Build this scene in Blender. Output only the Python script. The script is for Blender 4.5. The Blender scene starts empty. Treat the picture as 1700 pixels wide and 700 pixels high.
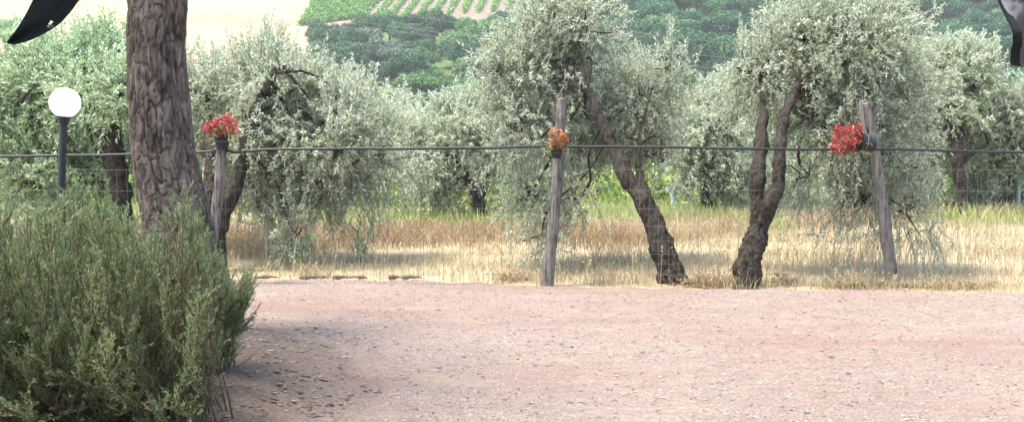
import bpy, math, random
import numpy as np
from mathutils import Vector, noise, kdtree
random.seed(7)
rng = np.random.default_rng(11)
SC = bpy.context.scene
COL = SC.collection
R = math.radians

# ------------------------------------------------------------------ camera
F = 1823.0
CAMZ = 1.5
PITCH = math.atan(120.0 / F)
def at(px, py, Y):
    """world point on the sight line of photo pixel (px,py) at depth Y"""
    u, v = px - 850.0, 350.0 - py
    dx = u
    dy = F * math.cos(PITCH) + v * math.sin(PITCH)
    dz = -F * math.sin(PITCH) + v * math.cos(PITCH)
    s = Y / dy
    return np.array([dx * s, Y, CAMZ + dz * s])
def proj(p):
    y, z = p[1], p[2] - CAMZ
    d = y * math.cos(PITCH) - z * math.sin(PITCH)
    up = y * math.sin(PITCH) + z * math.cos(PITCH)
    return 850 + F * p[0] / d, 350 - F * up / d
def pxm(Y): return Y / F          # metres per photo pixel at depth Y

cam = bpy.data.cameras.new('camera'); cam.sensor_width = 36; cam.lens = F / 1700 * 36
cam.clip_start = 0.05; cam.clip_end = 3000
co = bpy.data.objects.new('camera', cam); COL.objects.link(co)
co.location = (0, 0, CAMZ); co.rotation_euler = (R(90) - PITCH, 0, 0)
SC.camera = co

# ------------------------------------------------------------------ materials
def new_mat(name):
    m = bpy.data.materials.new(name); m.use_nodes = True
    nt = m.node_tree; nt.nodes.clear()
    return m, nt, nt.nodes, nt.links
def N(nt, typ, **kw):
    n = nt.nodes.new(typ)
    for k, v in kw.items():
        if k in n.inputs: n.inputs[k].default_value = v
        else: setattr(n, k, v)
    return n
def ramp(nt, fac, stops):
    r = nt.nodes.new('ShaderNodeValToRGB')
    e = r.color_ramp.elements
    while len(e) < len(stops): e.new(0.5)
    for i, (p, c) in enumerate(stops):
        e[i].position = p; e[i].color = (*c, 1)
    nt.links.new(fac, r.inputs[0])
    return r.outputs[0]
def noise_tex(nt, scale, detail=4, rough=0.6, vec=None, coord='Object', stretch=None):
    tc = nt.nodes.new('ShaderNodeTexCoord')
    src = tc.outputs[coord]
    if stretch:
        mp = nt.nodes.new('ShaderNodeMapping'); mp.inputs['Scale'].default_value = stretch
        nt.links.new(src, mp.inputs[0]); src = mp.outputs[0]
    n = nt.nodes.new('ShaderNodeTexNoise'); n.inputs['Scale'].default_value = scale
    n.inputs['Detail'].default_value = detail; n.inputs['Roughness'].default_value = rough
    nt.links.new(src, n.inputs['Vector'])
    return n.outputs[0]
def mixc(nt, fac, a, b, mode='MIX'):
    m = nt.nodes.new('ShaderNodeMix'); m.data_type = 'RGBA'; m.blend_type = mode
    for sock, v in ((m.inputs[0], fac), (m.inputs[6], a), (m.inputs[7], b)):
        if hasattr(v, 'is_linked'): nt.links.new(v, sock)
        elif isinstance(v, (int, float)): sock.default_value = v
        else: sock.default_value = (*v, 1)
    return m.outputs[2]
def finish(nt, color, rough=0.9, bump=None, bstr=0.5, bdist=0.02, spec=0.2, extra=None):
    p = nt.nodes.new('ShaderNodeBsdfPrincipled')
    if hasattr(color, 'is_linked'): nt.links.new(color, p.inputs['Base Color'])
    else: p.inputs['Base Color'].default_value = (*color, 1)
    p.inputs['Roughness'].default_value = rough
    p.inputs['Specular IOR Level'].default_value = spec
    if bump is not None:
        b = nt.nodes.new('ShaderNodeBump'); b.inputs['Strength'].default_value = bstr; b.inputs['Distance'].default_value = bdist
        nt.links.new(bump, b.inputs['Height']); nt.links.new(b.outputs[0], p.inputs['Normal'])
    o = nt.nodes.new('ShaderNodeOutputMaterial'); nt.links.new(p.outputs[0], o.inputs[0])
    return p
def plain(name, c, rough=0.7, spec=0.3, var=0.25, scale=30):
    m, nt, _, _ = new_mat(name)
    n = noise_tex(nt, scale, 5)
    col = ramp(nt, n, [(0.3, tuple(x * (1 - var) for x in c)), (0.7, tuple(min(1, x * (1 + var)) for x in c))])
    finish(nt, col, rough, n, 0.3, 0.01, spec)
    return m
def leaf_mat(name, stops, under=None, trans=0.35, rough=0.5, spec=0.35, objvar=False):
    m, nt, nodes, L = new_mat(name)
    a = nodes.new('ShaderNodeAttribute'); a.attribute_name = 'tint'
    col = ramp(nt, a.outputs['Fac'], stops)
    if under:
        g = nodes.new('ShaderNodeNewGeometry')
        col = mixc(nt, g.outputs['Backfacing'], col, under)
    if objvar:
        oi = nodes.new('ShaderNodeObjectInfo')
        h = nodes.new('ShaderNodeHueSaturation')
        mr = nodes.new('ShaderNodeMapRange'); mr.inputs[3].default_value = 0.6; mr.inputs[4].default_value = 1.45
        L.new(oi.outputs['Random'], mr.inputs[0]); L.new(mr.outputs[0], h.inputs['Value']); L.new(col, h.inputs['Color'])
        mr2 = nodes.new('ShaderNodeMapRange'); mr2.inputs[3].default_value = 0.485; mr2.inputs[4].default_value = 0.53
        mm = nodes.new('ShaderNodeMath'); mm.operation = 'FRACT'
        m3 = nodes.new('ShaderNodeMath'); m3.operation = 'MULTIPLY'; m3.inputs[1].default_value = 7.3
        L.new(oi.outputs['Random'], m3.inputs[0]); L.new(m3.outputs[0], mm.inputs[0]); L.new(mm.outputs[0], mr2.inputs[0])
        L.new(mr2.outputs[0], h.inputs['Hue'])
        col = h.outputs[0]
    p = nodes.new('ShaderNodeBsdfPrincipled'); L.new(col, p.inputs['Base Color'])
    p.inputs['Roughness'].default_value = rough; p.inputs['Specular IOR Level'].default_value = spec
    t = nodes.new('ShaderNodeBsdfTranslucent'); L.new(col, t.inputs[0])
    mx = nodes.new('ShaderNodeMixShader'); mx.inputs[0].default_value = trans
    L.new(p.outputs[0], mx.inputs[1]); L.new(t.outputs[0], mx.inputs[2])
    o = nodes.new('ShaderNodeOutputMaterial'); L.new(mx.outputs[0], o.inputs[0])
    return m

M = {}
M['olive_leaf'] = leaf_mat('olive_leaf', [(0, (0.23, 0.285, 0.155)), (0.55, (0.32, 0.385, 0.23)), (1, (0.45, 0.51, 0.335))], under=(0.52, 0.57, 0.46), trans=0.52, rough=0.65, spec=0.2)
M['olive_leaf_green'] = leaf_mat('olive_leaf_green', [(0, (0.18, 0.28, 0.125)), (0.6, (0.29, 0.41, 0.19)), (1, (0.46, 0.57, 0.30))], under=(0.48, 0.60, 0.42), trans=0.5)
M['wood_leaf'] = leaf_mat('broadleaf', [(0, (0.012, 0.045, 0.018)), (0.6, (0.032, 0.105, 0.038)), (1, (0.085, 0.20, 0.065))], trans=0.25, objvar=True)
M['wood_leaf_pale'] = leaf_mat('pale_broadleaf', [(0, (0.06, 0.13, 0.035)), (0.6, (0.12, 0.24, 0.07)), (1, (0.2, 0.34, 0.11))], trans=0.3, objvar=True)
M['wood_leaf_grey'] = leaf_mat('grey_broadleaf', [(0, (0.06, 0.10, 0.06)), (0.6, (0.11, 0.16, 0.095)), (1, (0.17, 0.22, 0.14))], trans=0.25, objvar=True)
M['vine_leaf'] = leaf_mat('vine_leaf', [(0, (0.20, 0.32, 0.06)), (0.6, (0.34, 0.48, 0.11)), (1, (0.52, 0.62, 0.22))], trans=0.4)
M['hill_vine'] = leaf_mat('hill_vine_leaf', [(0, (0.09, 0.2, 0.04)), (1, (0.22, 0.40, 0.08))], trans=0.35)
M['rosemary'] = leaf_mat('rosemary_leaf', [(0, (0.10, 0.145, 0.058)), (0.5, (0.20, 0.265, 0.115)), (0.8, (0.30, 0.355, 0.17)), (1, (0.34, 0.26, 0.16))], trans=0.42, rough=0.6)
M['pine_needle'] = leaf_mat('pine_needle', [(0, (0.03, 0.06, 0.02)), (1, (0.07, 0.12, 0.04))], trans=0.15)
M['grass_cream'] = leaf_mat('dry_straw', [(0, (0.27, 0.21, 0.115)), (0.6, (0.42, 0.345, 0.205)), (0.93, (0.54, 0.47, 0.32)), (1, (0.24, 0.28, 0.11))], trans=0.35, spec=0.2)
M['grass_brown'] = leaf_mat('brown_grass', [(0, (0.23, 0.155, 0.085)), (0.6, (0.37, 0.275, 0.165)), (1, (0.50, 0.41, 0.27))], trans=0.35, spec=0.2)
M['grass_green'] = leaf_mat('green_weed', [(0, (0.20, 0.27, 0.08)), (0.6, (0.34, 0.40, 0.14)), (1, (0.52, 0.50, 0.25))], trans=0.4, spec=0.2)
M['petal'] = leaf_mat('red_petal', [(0, (0.22, 0.008, 0.010)), (0.55, (0.42, 0.03, 0.034)), (0.85, (0.48, 0.10, 0.09)), (1, (0.55, 0.42, 0.36))], trans=0.3)
M['petal_orange'] = leaf_mat('orange_petal', [(0, (0.42, 0.02, 0.035)), (0.4, (0.45, 0.12, 0.05)), (1, (0.5, 0.36, 0.14))], trans=0.3)
M['geranium_leaf'] = leaf_mat('geranium_leaf', [(0, (0.07, 0.13, 0.03)), (1, (0.28, 0.27, 0.10))], trans=0.3)
M['chip'] = leaf_mat('leaf_litter', [(0, (0.05, 0.036, 0.025)), (0.7, (0.13, 0.093, 0.065)), (1, (0.26, 0.20, 0.145))], trans=0.05)
M['stone'] = leaf_mat('gravel_stone', [(0, (0.10, 0.074, 0.06)), (0.5, (0.21, 0.165, 0.14)), (1, (0.29, 0.24, 0.21))], trans=0.0, rough=0.9, spec=0.15)

def bark_mat(name, dark, light, scale=18, stretch=(1, 1, 0.35), attr=None, bstr=0.9, bdist=0.03):
    m, nt, nodes, L = new_mat(name)
    n = noise_tex(nt, scale, 6, 0.7, stretch=stretch)
    n2 = noise_tex(nt, scale * 0.22, 4, 0.6)
    col = ramp(nt, n, [(0.40, dark), (0.60, light)])
    col = mixc(nt, ramp(nt, n2, [(0.35, (0, 0, 0)), (0.7, (0.45, 0.45, 0.45))]), col, tuple(min(1, c * 1.5) for c in light))
    if attr:
        a = nodes.new('ShaderNodeAttribute'); a.attribute_name = attr
        f = ramp(nt, a.outputs['Fac'], [(0.0, (0, 0, 0)), (0.9, (1, 1, 1))])
        col = mixc(nt, f, tuple(c * 0.45 for c in dark), col)
    finish(nt, col, 0.95, n, bstr, bdist, 0.1)
    return m
M['olive_bark'] = bark_mat('olive_bark', (0.010, 0.008, 0.006), (0.06, 0.051, 0.041), 26, (1, 1, 0.4), None, 1.0, 0.05)
M['olive_bark_pale'] = bark_mat('olive_twig_bark', (0.10, 0.085, 0.07), (0.23, 0.21, 0.18), 30)
M['pine_bark'] = bark_mat('pine_bark', (0.05, 0.038, 0.029), (0.17, 0.137, 0.109), 26, (1, 1, 0.4), 'plate', 0.9, 0.012)
M['wood_bark'] = bark_mat('woodland_bark', (0.05, 0.04, 0.03), (0.14, 0.12, 0.1), 4)
M['post_wood'] = bark_mat('weathered_post_wood', (0.035, 0.031, 0.027), (0.19, 0.17, 0.15), 40, (1, 1, 0.06), None, 1.0, 0.015)
M['dead_wood'] = bark_mat('dead_stem', (0.06, 0.045, 0.03), (0.15, 0.11, 0.075), 40)
M['black_pot'] = plain('black_plastic', (0.014, 0.014, 0.019), 0.5, 0.3)
M['hose'] = plain('black_hose', (0.015, 0.015, 0.016), 0.5, 0.4)
M['wire'] = plain('galvanised_wire', (0.15, 0.14, 0.125), 0.8, 0.2)
M['lamp_pole'] = plain('dark_painted_metal', (0.018, 0.02, 0.024), 0.45, 0.35, 0.15)
M['blue_paint'] = plain('pale_blue_metal', (0.28, 0.42, 0.5), 0.5, 0.4)
M['soil'] = plain('potting_soil', (0.04, 0.028, 0.02), 1, 0.1)
def fabric(name, c):
    m, nt, nodes, L = new_mat(name)
    n = noise_tex(nt, 9, 4, 0.6)
    w = noise_tex(nt, 600, 2, 0.5)
    col = ramp(nt, n, [(0.3, tuple(x * 0.75 for x in c)), (0.7, tuple(x * 1.25 for x in c))])
    finish(nt, col, 0.9, w, 0.2, 0.002, 0.12)
    return m
M['black_fabric'] = fabric('black_fabric', (0.02, 0.023, 0.024))
M['grey_fabric'] = fabric('grey_fabric', (0.16, 0.165, 0.19))
m, nt, nodes, L = new_mat('opal_globe')
p = finish(nt, (0.9, 0.9, 0.88), 0.25, spec=0.5); p.inputs['Emission Color'].default_value = (1, 0.97, 0.92, 1); p.inputs['Emission Strength'].default_value = 0.12
p.inputs['Subsurface Weight'].default_value = 0.3; p.inputs['Subsurface Radius'].default_value = (0.05, 0.05, 0.05)
M['globe'] = m

# ---- ground materials
m, nt, nodes, L = new_mat('pink_gravel')
fine = noise_tex(nt, 55, 8, 0.85)
fine2 = noise_tex(nt, 13, 7, 0.8, stretch=(0.7, 1.3, 1))
big = noise_tex(nt, 0.55, 5, 0.6, stretch=(0.6, 1.3, 1))
big2 = noise_tex(nt, 1.7, 4, 0.6, stretch=(0.5, 1.4, 1))
c = ramp(nt, fine, [(0.36, (0.090, 0.067, 0.055)), (0.48, (0.202, 0.160, 0.136)), (0.62, (0.345, 0.292, 0.250))])
c = mixc(nt, ramp(nt, big, [(0.46, (0, 0, 0)), (0.64, (0.62, 0.62, 0.62))]), c, (0.195, 0.118, 0.094))
c = mixc(nt, ramp(nt, big2, [(0.5, (0, 0, 0)), (0.68, (0.5, 0.5, 0.5))]), c, (0.275, 0.228, 0.172))
c = mixc(nt, ramp(nt, fine2, [(0.36, (0.6, 0.6, 0.6)), (0.54, (0, 0, 0))]), c, (0.15, 0.113, 0.095))
ef = ramp(nt, noise_tex(nt, 40, 8, 0.8), [(0.32, (0.065, 0.046, 0.033)), (0.5, (0.135, 0.10, 0.076)), (0.68, (0.23, 0.18, 0.14))])
# earth and litter scattered round the pine: distance from the bed centre, broken up by noise
tc = nodes.new('ShaderNodeTexCoord'); mp = nodes.new('ShaderNodeMapping'); mp.vector_type = 'POINT'
mp.inputs['Location'].default_value = (2.75 / 2.0, -6.1 / 2.8, 0); mp.inputs['Scale'].default_value = (1 / 2.0, 1 / 2.8, 0)
L.new(tc.outputs['Object'], mp.inputs[0]); ln = nodes.new('ShaderNodeVectorMath'); ln.operation = 'LENGTH'; L.new(mp.outputs[0], ln.inputs[0])
e1 = nodes.new('ShaderNodeMath'); e1.operation = 'MULTIPLY_ADD'; L.new(noise_tex(nt, 3.0, 6, 0.7), e1.inputs[0]); e1.inputs[1].default_value = 0.55; L.new(ln.outputs['Value'], e1.inputs[2])
e2 = nodes.new('ShaderNodeMath'); e2.operation = 'MULTIPLY_ADD'; L.new(fine, e2.inputs[0]); e2.inputs[1].default_value = 0.5; L.new(e1.outputs[0], e2.inputs[2])
mk = ramp(nt, e2.outputs[0], [(0.0, (1, 1, 1)), (1.0, (0, 0, 0))]); rm = mk.node.color_ramp.elements
sc_ = nodes.new('ShaderNodeMapRange'); sc_.inputs[1].default_value = 1.28; sc_.inputs[2].default_value = 1.60; sc_.inputs[3].default_value = 0.92; sc_.inputs[4].default_value = 0.0
L.new(e2.outputs[0], sc_.inputs[0])
c = mixc(nt, sc_.outputs[0], c, ef)
hh = mixc(nt, 0.5, fine, fine2)
finish(nt, c, 0.95, hh, 0.8, 0.03, 0.1)
M['gravel'] = m
m, nt, nodes, L = new_mat('dry_meadow')
fine = noise_tex(nt, 30, 8, 0.8, stretch=(1, 0.5, 1)); big = noise_tex(nt, 0.5, 5)
c = ramp(nt, fine, [(0.3, (0.20, 0.155, 0.09)), (0.5, (0.34, 0.285, 0.185)), (0.7, (0.46, 0.405, 0.29))])
c = mixc(nt, ramp(nt, big, [(0.5, (0, 0, 0)), (0.7, (0.4, 0.4, 0.4))]), c, (0.30, 0.23, 0.14))
finish(nt, c, 1, fine, 0.7, 0.04, 0.05)
M['meadow'] = m
m, nt, nodes, L = new_mat('brown_earth')
fine = noise_tex(nt, 40, 8, 0.8); big = noise_tex(nt, 2.2, 5)
c = ramp(nt, fine, [(0.32, (0.07, 0.052, 0.04)), (0.5, (0.17, 0.135, 0.11)), (0.68, (0.32, 0.27, 0.23))])  # the earth's own brown tones, varied by noise
c = mixc(nt, ramp(nt, big, [(0.42, (0, 0, 0)), (0.62, (0.6, 0.6, 0.6))]), c, (0.28, 0.215, 0.17))
finish(nt, c, 1, fine, 0.9, 0.04, 0.05)
M['bed'] = m
m, nt, nodes, L = new_mat('hill_stubble')
fine = noise_tex(nt, 1.2, 8, 0.75, stretch=(0.35, 1, 1)); big = noise_tex(nt, 0.05, 5, 0.6, stretch=(0.5, 1.4, 1))
c = ramp(nt, fine, [(0.3, (0.20, 0.14, 0.085)), (0.5, (0.29, 0.22, 0.145)), (0.7, (0.38, 0.31, 0.215))])
c = mixc(nt, ramp(nt, big, [(0.52, (0, 0, 0)), (0.6, (0.45, 0.45, 0.45))]), c, (0.22, 0.14, 0.085))
finish(nt, c, 1, fine, 0.6, 0.3, 0.05)
M['stubble'] = m
m, nt, nodes, L = new_mat('vineyard_soil')
fine = noise_tex(nt, 1.5, 7, 0.7)
c = ramp(nt, fine, [(0.3, (0.11, 0.095, 0.07)), (0.7, (0.21, 0.18, 0.14))])
finish(nt, c, 1, fine, 0.5, 0.2, 0.05)
M['vsoil'] = m
m, nt, nodes, L = new_mat('hill_undergrowth')
fine = noise_tex(nt, 0.8, 7, 0.7)
c = ramp(nt, fine, [(0.3, (0.04, 0.075, 0.025)), (0.7, (0.12, 0.17, 0.06))])
finish(nt, c, 1, fine, 0.8, 0.5, 0.05)
M['hillgreen'] = m

# ------------------------------------------------------------------ object helpers
def tag(o, label=None, cat=None, group=None, kind=None):
    if label: o['label'] = label
    if cat: o['category'] = cat
    if group: o['group'] = group
    if kind: o['kind'] = kind
    return o
def thing(name, label, cat, loc=(0, 0, 0), group=None):
    o = bpy.data.objects.new(name, None); COL.objects.link(o)
    o.location = tuple(float(v) for v in loc); o.empty_display_size = 0.2
    return tag(o, label, cat, group)
def link(name, me, mat, parent=None):
    o = bpy.data.objects.new(name, me); COL.objects.link(o)
    if mat is not None: me.materials.append(mat)
    if parent is not None:
        o.parent = parent      # geometry is given in world coordinates: undo parent's offset
        me.transform(__import__('mathutils').Matrix.Translation(-Vector(world_loc(parent))))
    return o
def world_loc(o):
    v = Vector(o.location)
    while o.parent: o = o.parent; v += Vector(o.location)
    return v
def npmesh(name, V, Fq, tint=None, smooth=False, attrname='tint', pointattr=None):
    V = np.ascontiguousarray(V, dtype=np.float32); Fq = np.ascontiguousarray(Fq, dtype=np.int32)
    me = bpy.data.meshes.new(name)
    k = Fq.shape[1]
    me.vertices.add(len(V)); me.vertices.foreach_set('co', V.ravel())
    me.loops.add(Fq.size); me.loops.foreach_set('vertex_index', Fq.ravel())
    me.polygons.add(len(Fq))
    me.polygons.foreach_set('loop_start', np.arange(0, Fq.size, k, dtype=np.int32))
    if smooth: me.polygons.foreach_set('use_smooth', np.ones(len(Fq), dtype=bool))
    else: me.polygons.foreach_set('use_smooth', np.zeros(len(Fq), dtype=bool))
    if tint is not None:
        a = me.attributes.new(attrname, 'FLOAT', 'FACE'); a.data.foreach_set('value', np.ascontiguousarray(tint, dtype=np.float32))
    if pointattr is not None:
        a = me.attributes.new(pointattr[0], 'FLOAT', 'POINT'); a.data.foreach_set('value', np.ascontiguousarray(pointattr[1], dtype=np.float32))
    me.update(calc_edges=True); me.validate()
    return me
class MB:
    """collects quad geometry"""
    def __init__(s): s.V = []; s.F = []; s.T = []; s.n = 0
    def add(s, V, Fq, T=None):
        V = np.asarray(V, float).reshape(-1, 3); Fq = np.asarray(Fq).reshape(-1, 4)
        s.V.append(V); s.F.append(Fq + s.n); s.n += len(V)
        s.T.append(np.full(len(Fq), 0.5) if T is None else np.asarray(T, float))
    def build(s, name, mat, parent=None, smooth=False):
        me = npmesh(name, np.concatenate(s.V), np.concatenate(s.F), np.concatenate(s.T), smooth)
        return link(name, me, mat, parent)
def nrm(v):
    return v / np.maximum(np.linalg.norm(v, axis=-1, keepdims=True), 1e-9)
def leaves(mb, P, D, Ln, W, T, Nn=None):
    n = len(P); D = nrm(D)
    if Nn is None: Nn = rng.normal(size=(n, 3)) + np.array([0, 0, 0.7])
    S = nrm(np.cross(D, Nn)); Ln = np.broadcast_to(Ln, n)[:, None]; W = np.broadcast_to(W, n)[:, None]
    mid = P + D * Ln * 0.48
    V = np.stack([P, mid + S * W * 0.5, P + D * Ln, mid - S * W * 0.5], 1).reshape(-1, 3)
    mb.add(V, np.arange(4 * n).reshape(n, 4), T)
def tubes(mb, P, Rr, sides=3, T=None):
    """P (n,m,3), Rr (n,m)"""
    P = np.asarray(P, float); Rr = np.asarray(Rr, float)
    n, m, _ = P.shape
    D = np.gradient(P, axis=1); D = nrm(D)
    ref = np.where(np.abs(D[:, :, 2:3]) > 0.9, np.array([1.0, 0, 0]), np.array([0, 0, 1.0]))
    # use one fixed reference per tube so that rings do not twist
    md = nrm(P[:, -1] - P[:, 0]); r0 = np.where(np.abs(md[:, 2:3]) > 0.8, np.array([1.0, 0.1, 0]), np.array([0.05, 0, 1.0]))
    ref = np.broadcast_to(r0[:, None, :], D.shape)
    A = nrm(np.cross(D, ref)); B = np.cross(D, A)
    th = np.linspace(0, 2 * np.pi, sides, endpoint=False)
    V = P[:, :, None, :] + Rr[:, :, None, None] * (np.cos(th)[None, None, :, None] * A[:, :, None, :] + np.sin(th)[None, None, :, None] * B[:, :, None, :])
    idx = np.arange(n * m * sides).reshape(n, m, sides)
    a = idx[:, :-1, :]; b = np.roll(a, -1, axis=2); d = idx[:, 1:, :]; c = np.roll(d, -1, axis=2)
    Fq = np.stack([a, b, c, d], -1).reshape(-1, 4)
    mb.add(V.reshape(-1, 3), Fq)
def catmull(pts, n):
    pts = np.asarray(pts, float); m = len(pts)
    ext = np.vstack([2 * pts[0] - pts[1], pts, 2 * pts[-1] - pts[-2]])
    out = []
    for t in np.linspace(0, m - 1, n):
        i = min(int(t), m - 2); f = t - i
        p0, p1, p2, p3 = ext[i], ext[i + 1], ext[i + 2], ext[i + 3]
        out.append(0.5 * ((2 * p1) + (-p0 + p2) * f + (2 * p0 - 5 * p1 + 4 * p2 - p3) * f * f + (-p0 + 3 * p1 - 3 * p2 + p3) * f ** 3))
    return np.array(out)
def gnarly(mb, pts, rad, n=60, sides=28, amp=0.22, fr=5.0, seed=0, cap=True, kink=0.0):
    """knotted trunk: tube with lumps and fluted ridges"""
    full = catmull(np.hstack([np.asarray(pts, float), np.asarray(rad, float)[:, None]]), n)
    P, rr = full[:, :3].copy(), full[:, 3]
    if kink:
        for i in range(1, n):
            q = Vector(P[i]) * 3.2
            P[i] += kink * min(1, i / 8) * np.array([noise.noise(q + Vector((seed, 0, 0))) + 0.6 * noise.noise(q * 2.6 + Vector((seed, 3, 0))), noise.noise(q + Vector((0, seed, 9))), 0])
            rr[i] *= 1 + 0.30 * noise.noise(q * 1.9 + Vector((7, 1, seed)))
    D = nrm(np.gradient(P, axis=0))
    A = nrm(np.cross(D, np.array([0.0, 1.0, 0.05]))); B = np.cross(D, A)
    V = []
    for i in range(n):
        for k in range(sides):
            th = 2 * math.pi * k / sides
            d = math.cos(th) * A[i] + math.sin(th) * B[i]
            q = Vector(P[i] + d * rr[i])
            s1 = noise.noise(Vector((q.x * fr + seed, q.y * fr, q.z * fr * 0.6)))
            s2 = noise.noise(Vector((q.x * fr * 4 + seed, q.y * fr * 4, q.z * fr * 1.3)))
            s3 = noise.noise(Vector((q.x * fr * 9 + seed, q.y * fr * 9, q.z * fr * 5)))
            r = rr[i] * (1 + amp * 1.6 * s1 + amp * 1.3 * s2 + amp * 0.9 * s3)
            V.append(P[i] + d * r)
    V = np.array(V)
    idx = np.arange(n * sides).reshape(n, sides)
    a = idx[:-1]; b = np.roll(a, -1, 1); d = idx[1:]; c = np.roll(d, -1, 1)
    Fq = np.stack([a, b, c, d], -1).reshape(-1, 4)
    mb.add(V, Fq)
    if cap:
        base = idx[-1]
        cc = P[-1] + D[-1] * rr[-1] * 0.3
        mb.add(np.vstack([V[base], cc]), [[k, (k + 1) % sides, sides, sides] for k in range(0)] or np.zeros((0, 4), int))
        quads = [[k, k + 1, (k + 2) % sides, sides] for k in range(0, sides, 2)]
        mb.F[-1] = np.array(quads) + (mb.n - sides - 1); mb.T[-1] = np.full(len(quads), 0.5)
def lathe(mb, prof, o, axis=(0, 0, 1), sides=24, T=None):
    ax = nrm(np.array(axis, float)); ref = np.array([0, 1.0, 0]) if abs(ax[1]) < 0.9 else np.array([1.0, 0, 0])
    A = nrm(np.cross(ax, ref)); B = np.cross(ax, A); o = np.asarray(o, float)
    th = np.linspace(0, 2 * np.pi, sides, endpoint=False)
    V = []
    for r, h in prof:
        for t in th: V.append(o + ax * h + r * (math.cos(t) * A + math.sin(t) * B))
    m = len(prof); idx = np.arange(m * sides).reshape(m, sides)
    a = idx[:-1]; b = np.roll(a, -1, 1); d = idx[1:]; c = np.roll(d, -1, 1)
    mb.add(np.array(V), np.stack([a, b, c, d], -1).reshape(-1, 4))
def copy_tree(o, parent=None):
    c = o.copy(); COL.objects.link(c)
    if parent is not None: c.parent = parent
    for ch in [q for q in o.children]: copy_tree(ch, c)
    return c

# ------------------------------------------------------------------ terrain
def hill_z(x, y):
    def sm(a, b, t):
        t = np.clip((t - a) / (b - a), 0, 1); return t * t * (3 - 2 * t)
    z = -8 * sm(42, 90, y)
    z = z + np.where(y > 110, 0.30 * (y - 110) * sm(100, 135, y), 0)
    z = z + 1.6 * np.sin(x * 0.035 + 1) * sm(110, 170, y) + 1.0 * np.sin(y * 0.06 + x * 0.02) * sm(110, 170, y)
    return z
def hit_hill(px, py):
    for y in np.arange(120, 300, 0.5):
        p = at(px, py, y)
        if p[2] < hill_z(p[0], y): return np.array([p[0], y, float(hill_z(p[0], y))])
    return at(px, py, 300)
def grid(x0, x1, y0, y1, nx, ny, zf, sel=None):
    xs = np.linspace(x0, x1, nx); ys = np.linspace(y0, y1, ny)
    X, Y = np.meshgrid(xs, ys); Z = zf(X, Y)
    V = np.stack([X, Y, Z], -1).reshape(-1, 3)
    idx = np.arange(nx * ny).reshape(ny, nx)
    Fq = np.stack([idx[:-1, :-1], idx[:-1, 1:], idx[1:, 1:], idx[1:, :-1]], -1).reshape(-1, 4)
    if sel is not None:
        c = V[Fq].mean(1); Fq = Fq[sel(c[:, 0], c[:, 1])]
    return V, Fq
def vnoise(x, y, s, seed=0):
    out = np.empty(np.size(x)); xf = np.ravel(x); yf = np.ravel(y)
    for i in range(len(xf)): out[i] = noise.fractal(Vector((xf[i] * s + seed, yf[i] * s, seed * 0.7)), 1.0, 2.0, 4)
    return out.reshape(np.shape(x))
# hill zones in world metres
B1 = hit_hill(556, 60); B2 = hit_hill(545, 170)
def zone(x, y):
    edge = np.interp(y, [120, 180, 225, 262, 300], [-26, -33, -36, -42, -50]) + 1.5 * np.sin(y * 0.35)
    z = np.zeros(np.shape(x), int)            # 0 = undergrowth
    z = np.where(x < edge, 1, z)               # dry field
    vin = (y > 212) & (x > edge) & (x < 4)
    z = np.where(vin, 2, z)
    gl = (x < -100 + (y - 225) * 0.7) & (y > 222) & (y < 229)
    z = np.where(gl, 0, z)
    return z
V, Fq = grid(-205, 205, 11.9, 110, 260, 110, lambda X, Y: hill_z(X, Y))
def near_z(X, Y): return hill_z(X, Y)
V, Fq = grid(-205, 205, -28, 112, 280, 120, near_z)
g = link('meadow', npmesh('meadow', V, Fq, smooth=True), M['meadow']); tag(g, kind='structure')
for zi, nm, mt in ((0, 'hillside', 'hillgreen'), (1, 'hill_field', 'stubble'), (2, 'vineyard_ground', 'vsoil')):
    V, Fq = grid(-205, 205, 112, 305, 300, 160, lambda X, Y: hill_z(X, Y), lambda x, y: zone(x, y) == zi)
    o = link(nm, npmesh(nm, V, Fq, smooth=True), M[mt]); tag(o, kind='structure')

# gravel yard: edge follows the fence, gently uneven
EDGE = [(-12, 12.3), (-6, 12.2), at(430, 463, 11.62)[:2], at(700, 466, 11.55)[:2], at(905, 474, 11.15)[:2], at(1240, 482, 10.85)[:2], at(1480, 484, 10.75)[:2], at(1700, 488, 10.55)[:2], (12, 10.2)]
EX = np.array([e[0] for e in EDGE]); EY = np.array([e[1] for e in EDGE])
def edge_y(x): return np.interp(x, EX, EY)
nx, ny = 420, 300
xs = np.linspace(-9, 9, nx); V = []
tt = np.linspace(0, 1, ny)
X = np.repeat(xs[None], ny, 0)
jag = 0.13 * np.array([noise.fractal(Vector((x * 1.7, 3.1, 0)), 1, 2, 4) for x in xs])
Y = -6 + (edge_y(xs)[None] + jag[None] + 6) * tt[:, None]
Z = 0.03 + 0.018 * vnoise(X, Y, 0.9, 3) + 0.012 * vnoise(X, Y, 5.0, 9)
Z = np.where(tt[:, None] > 0.992, -0.01, Z)
V = np.stack([X, Y, Z], -1).reshape(-1, 3)
idx = np.arange(nx * ny).reshape(ny, nx)
Fq = np.stack([idx[:-1, :-1], idx[:-1, 1:], idx[1:, 1:], idx[1:, :-1]], -1).reshape(-1, 4)
tag(link('gravel_yard', npmesh('gravel_yard', V, Fq, smooth=True), M['gravel']), kind='structure')

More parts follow.
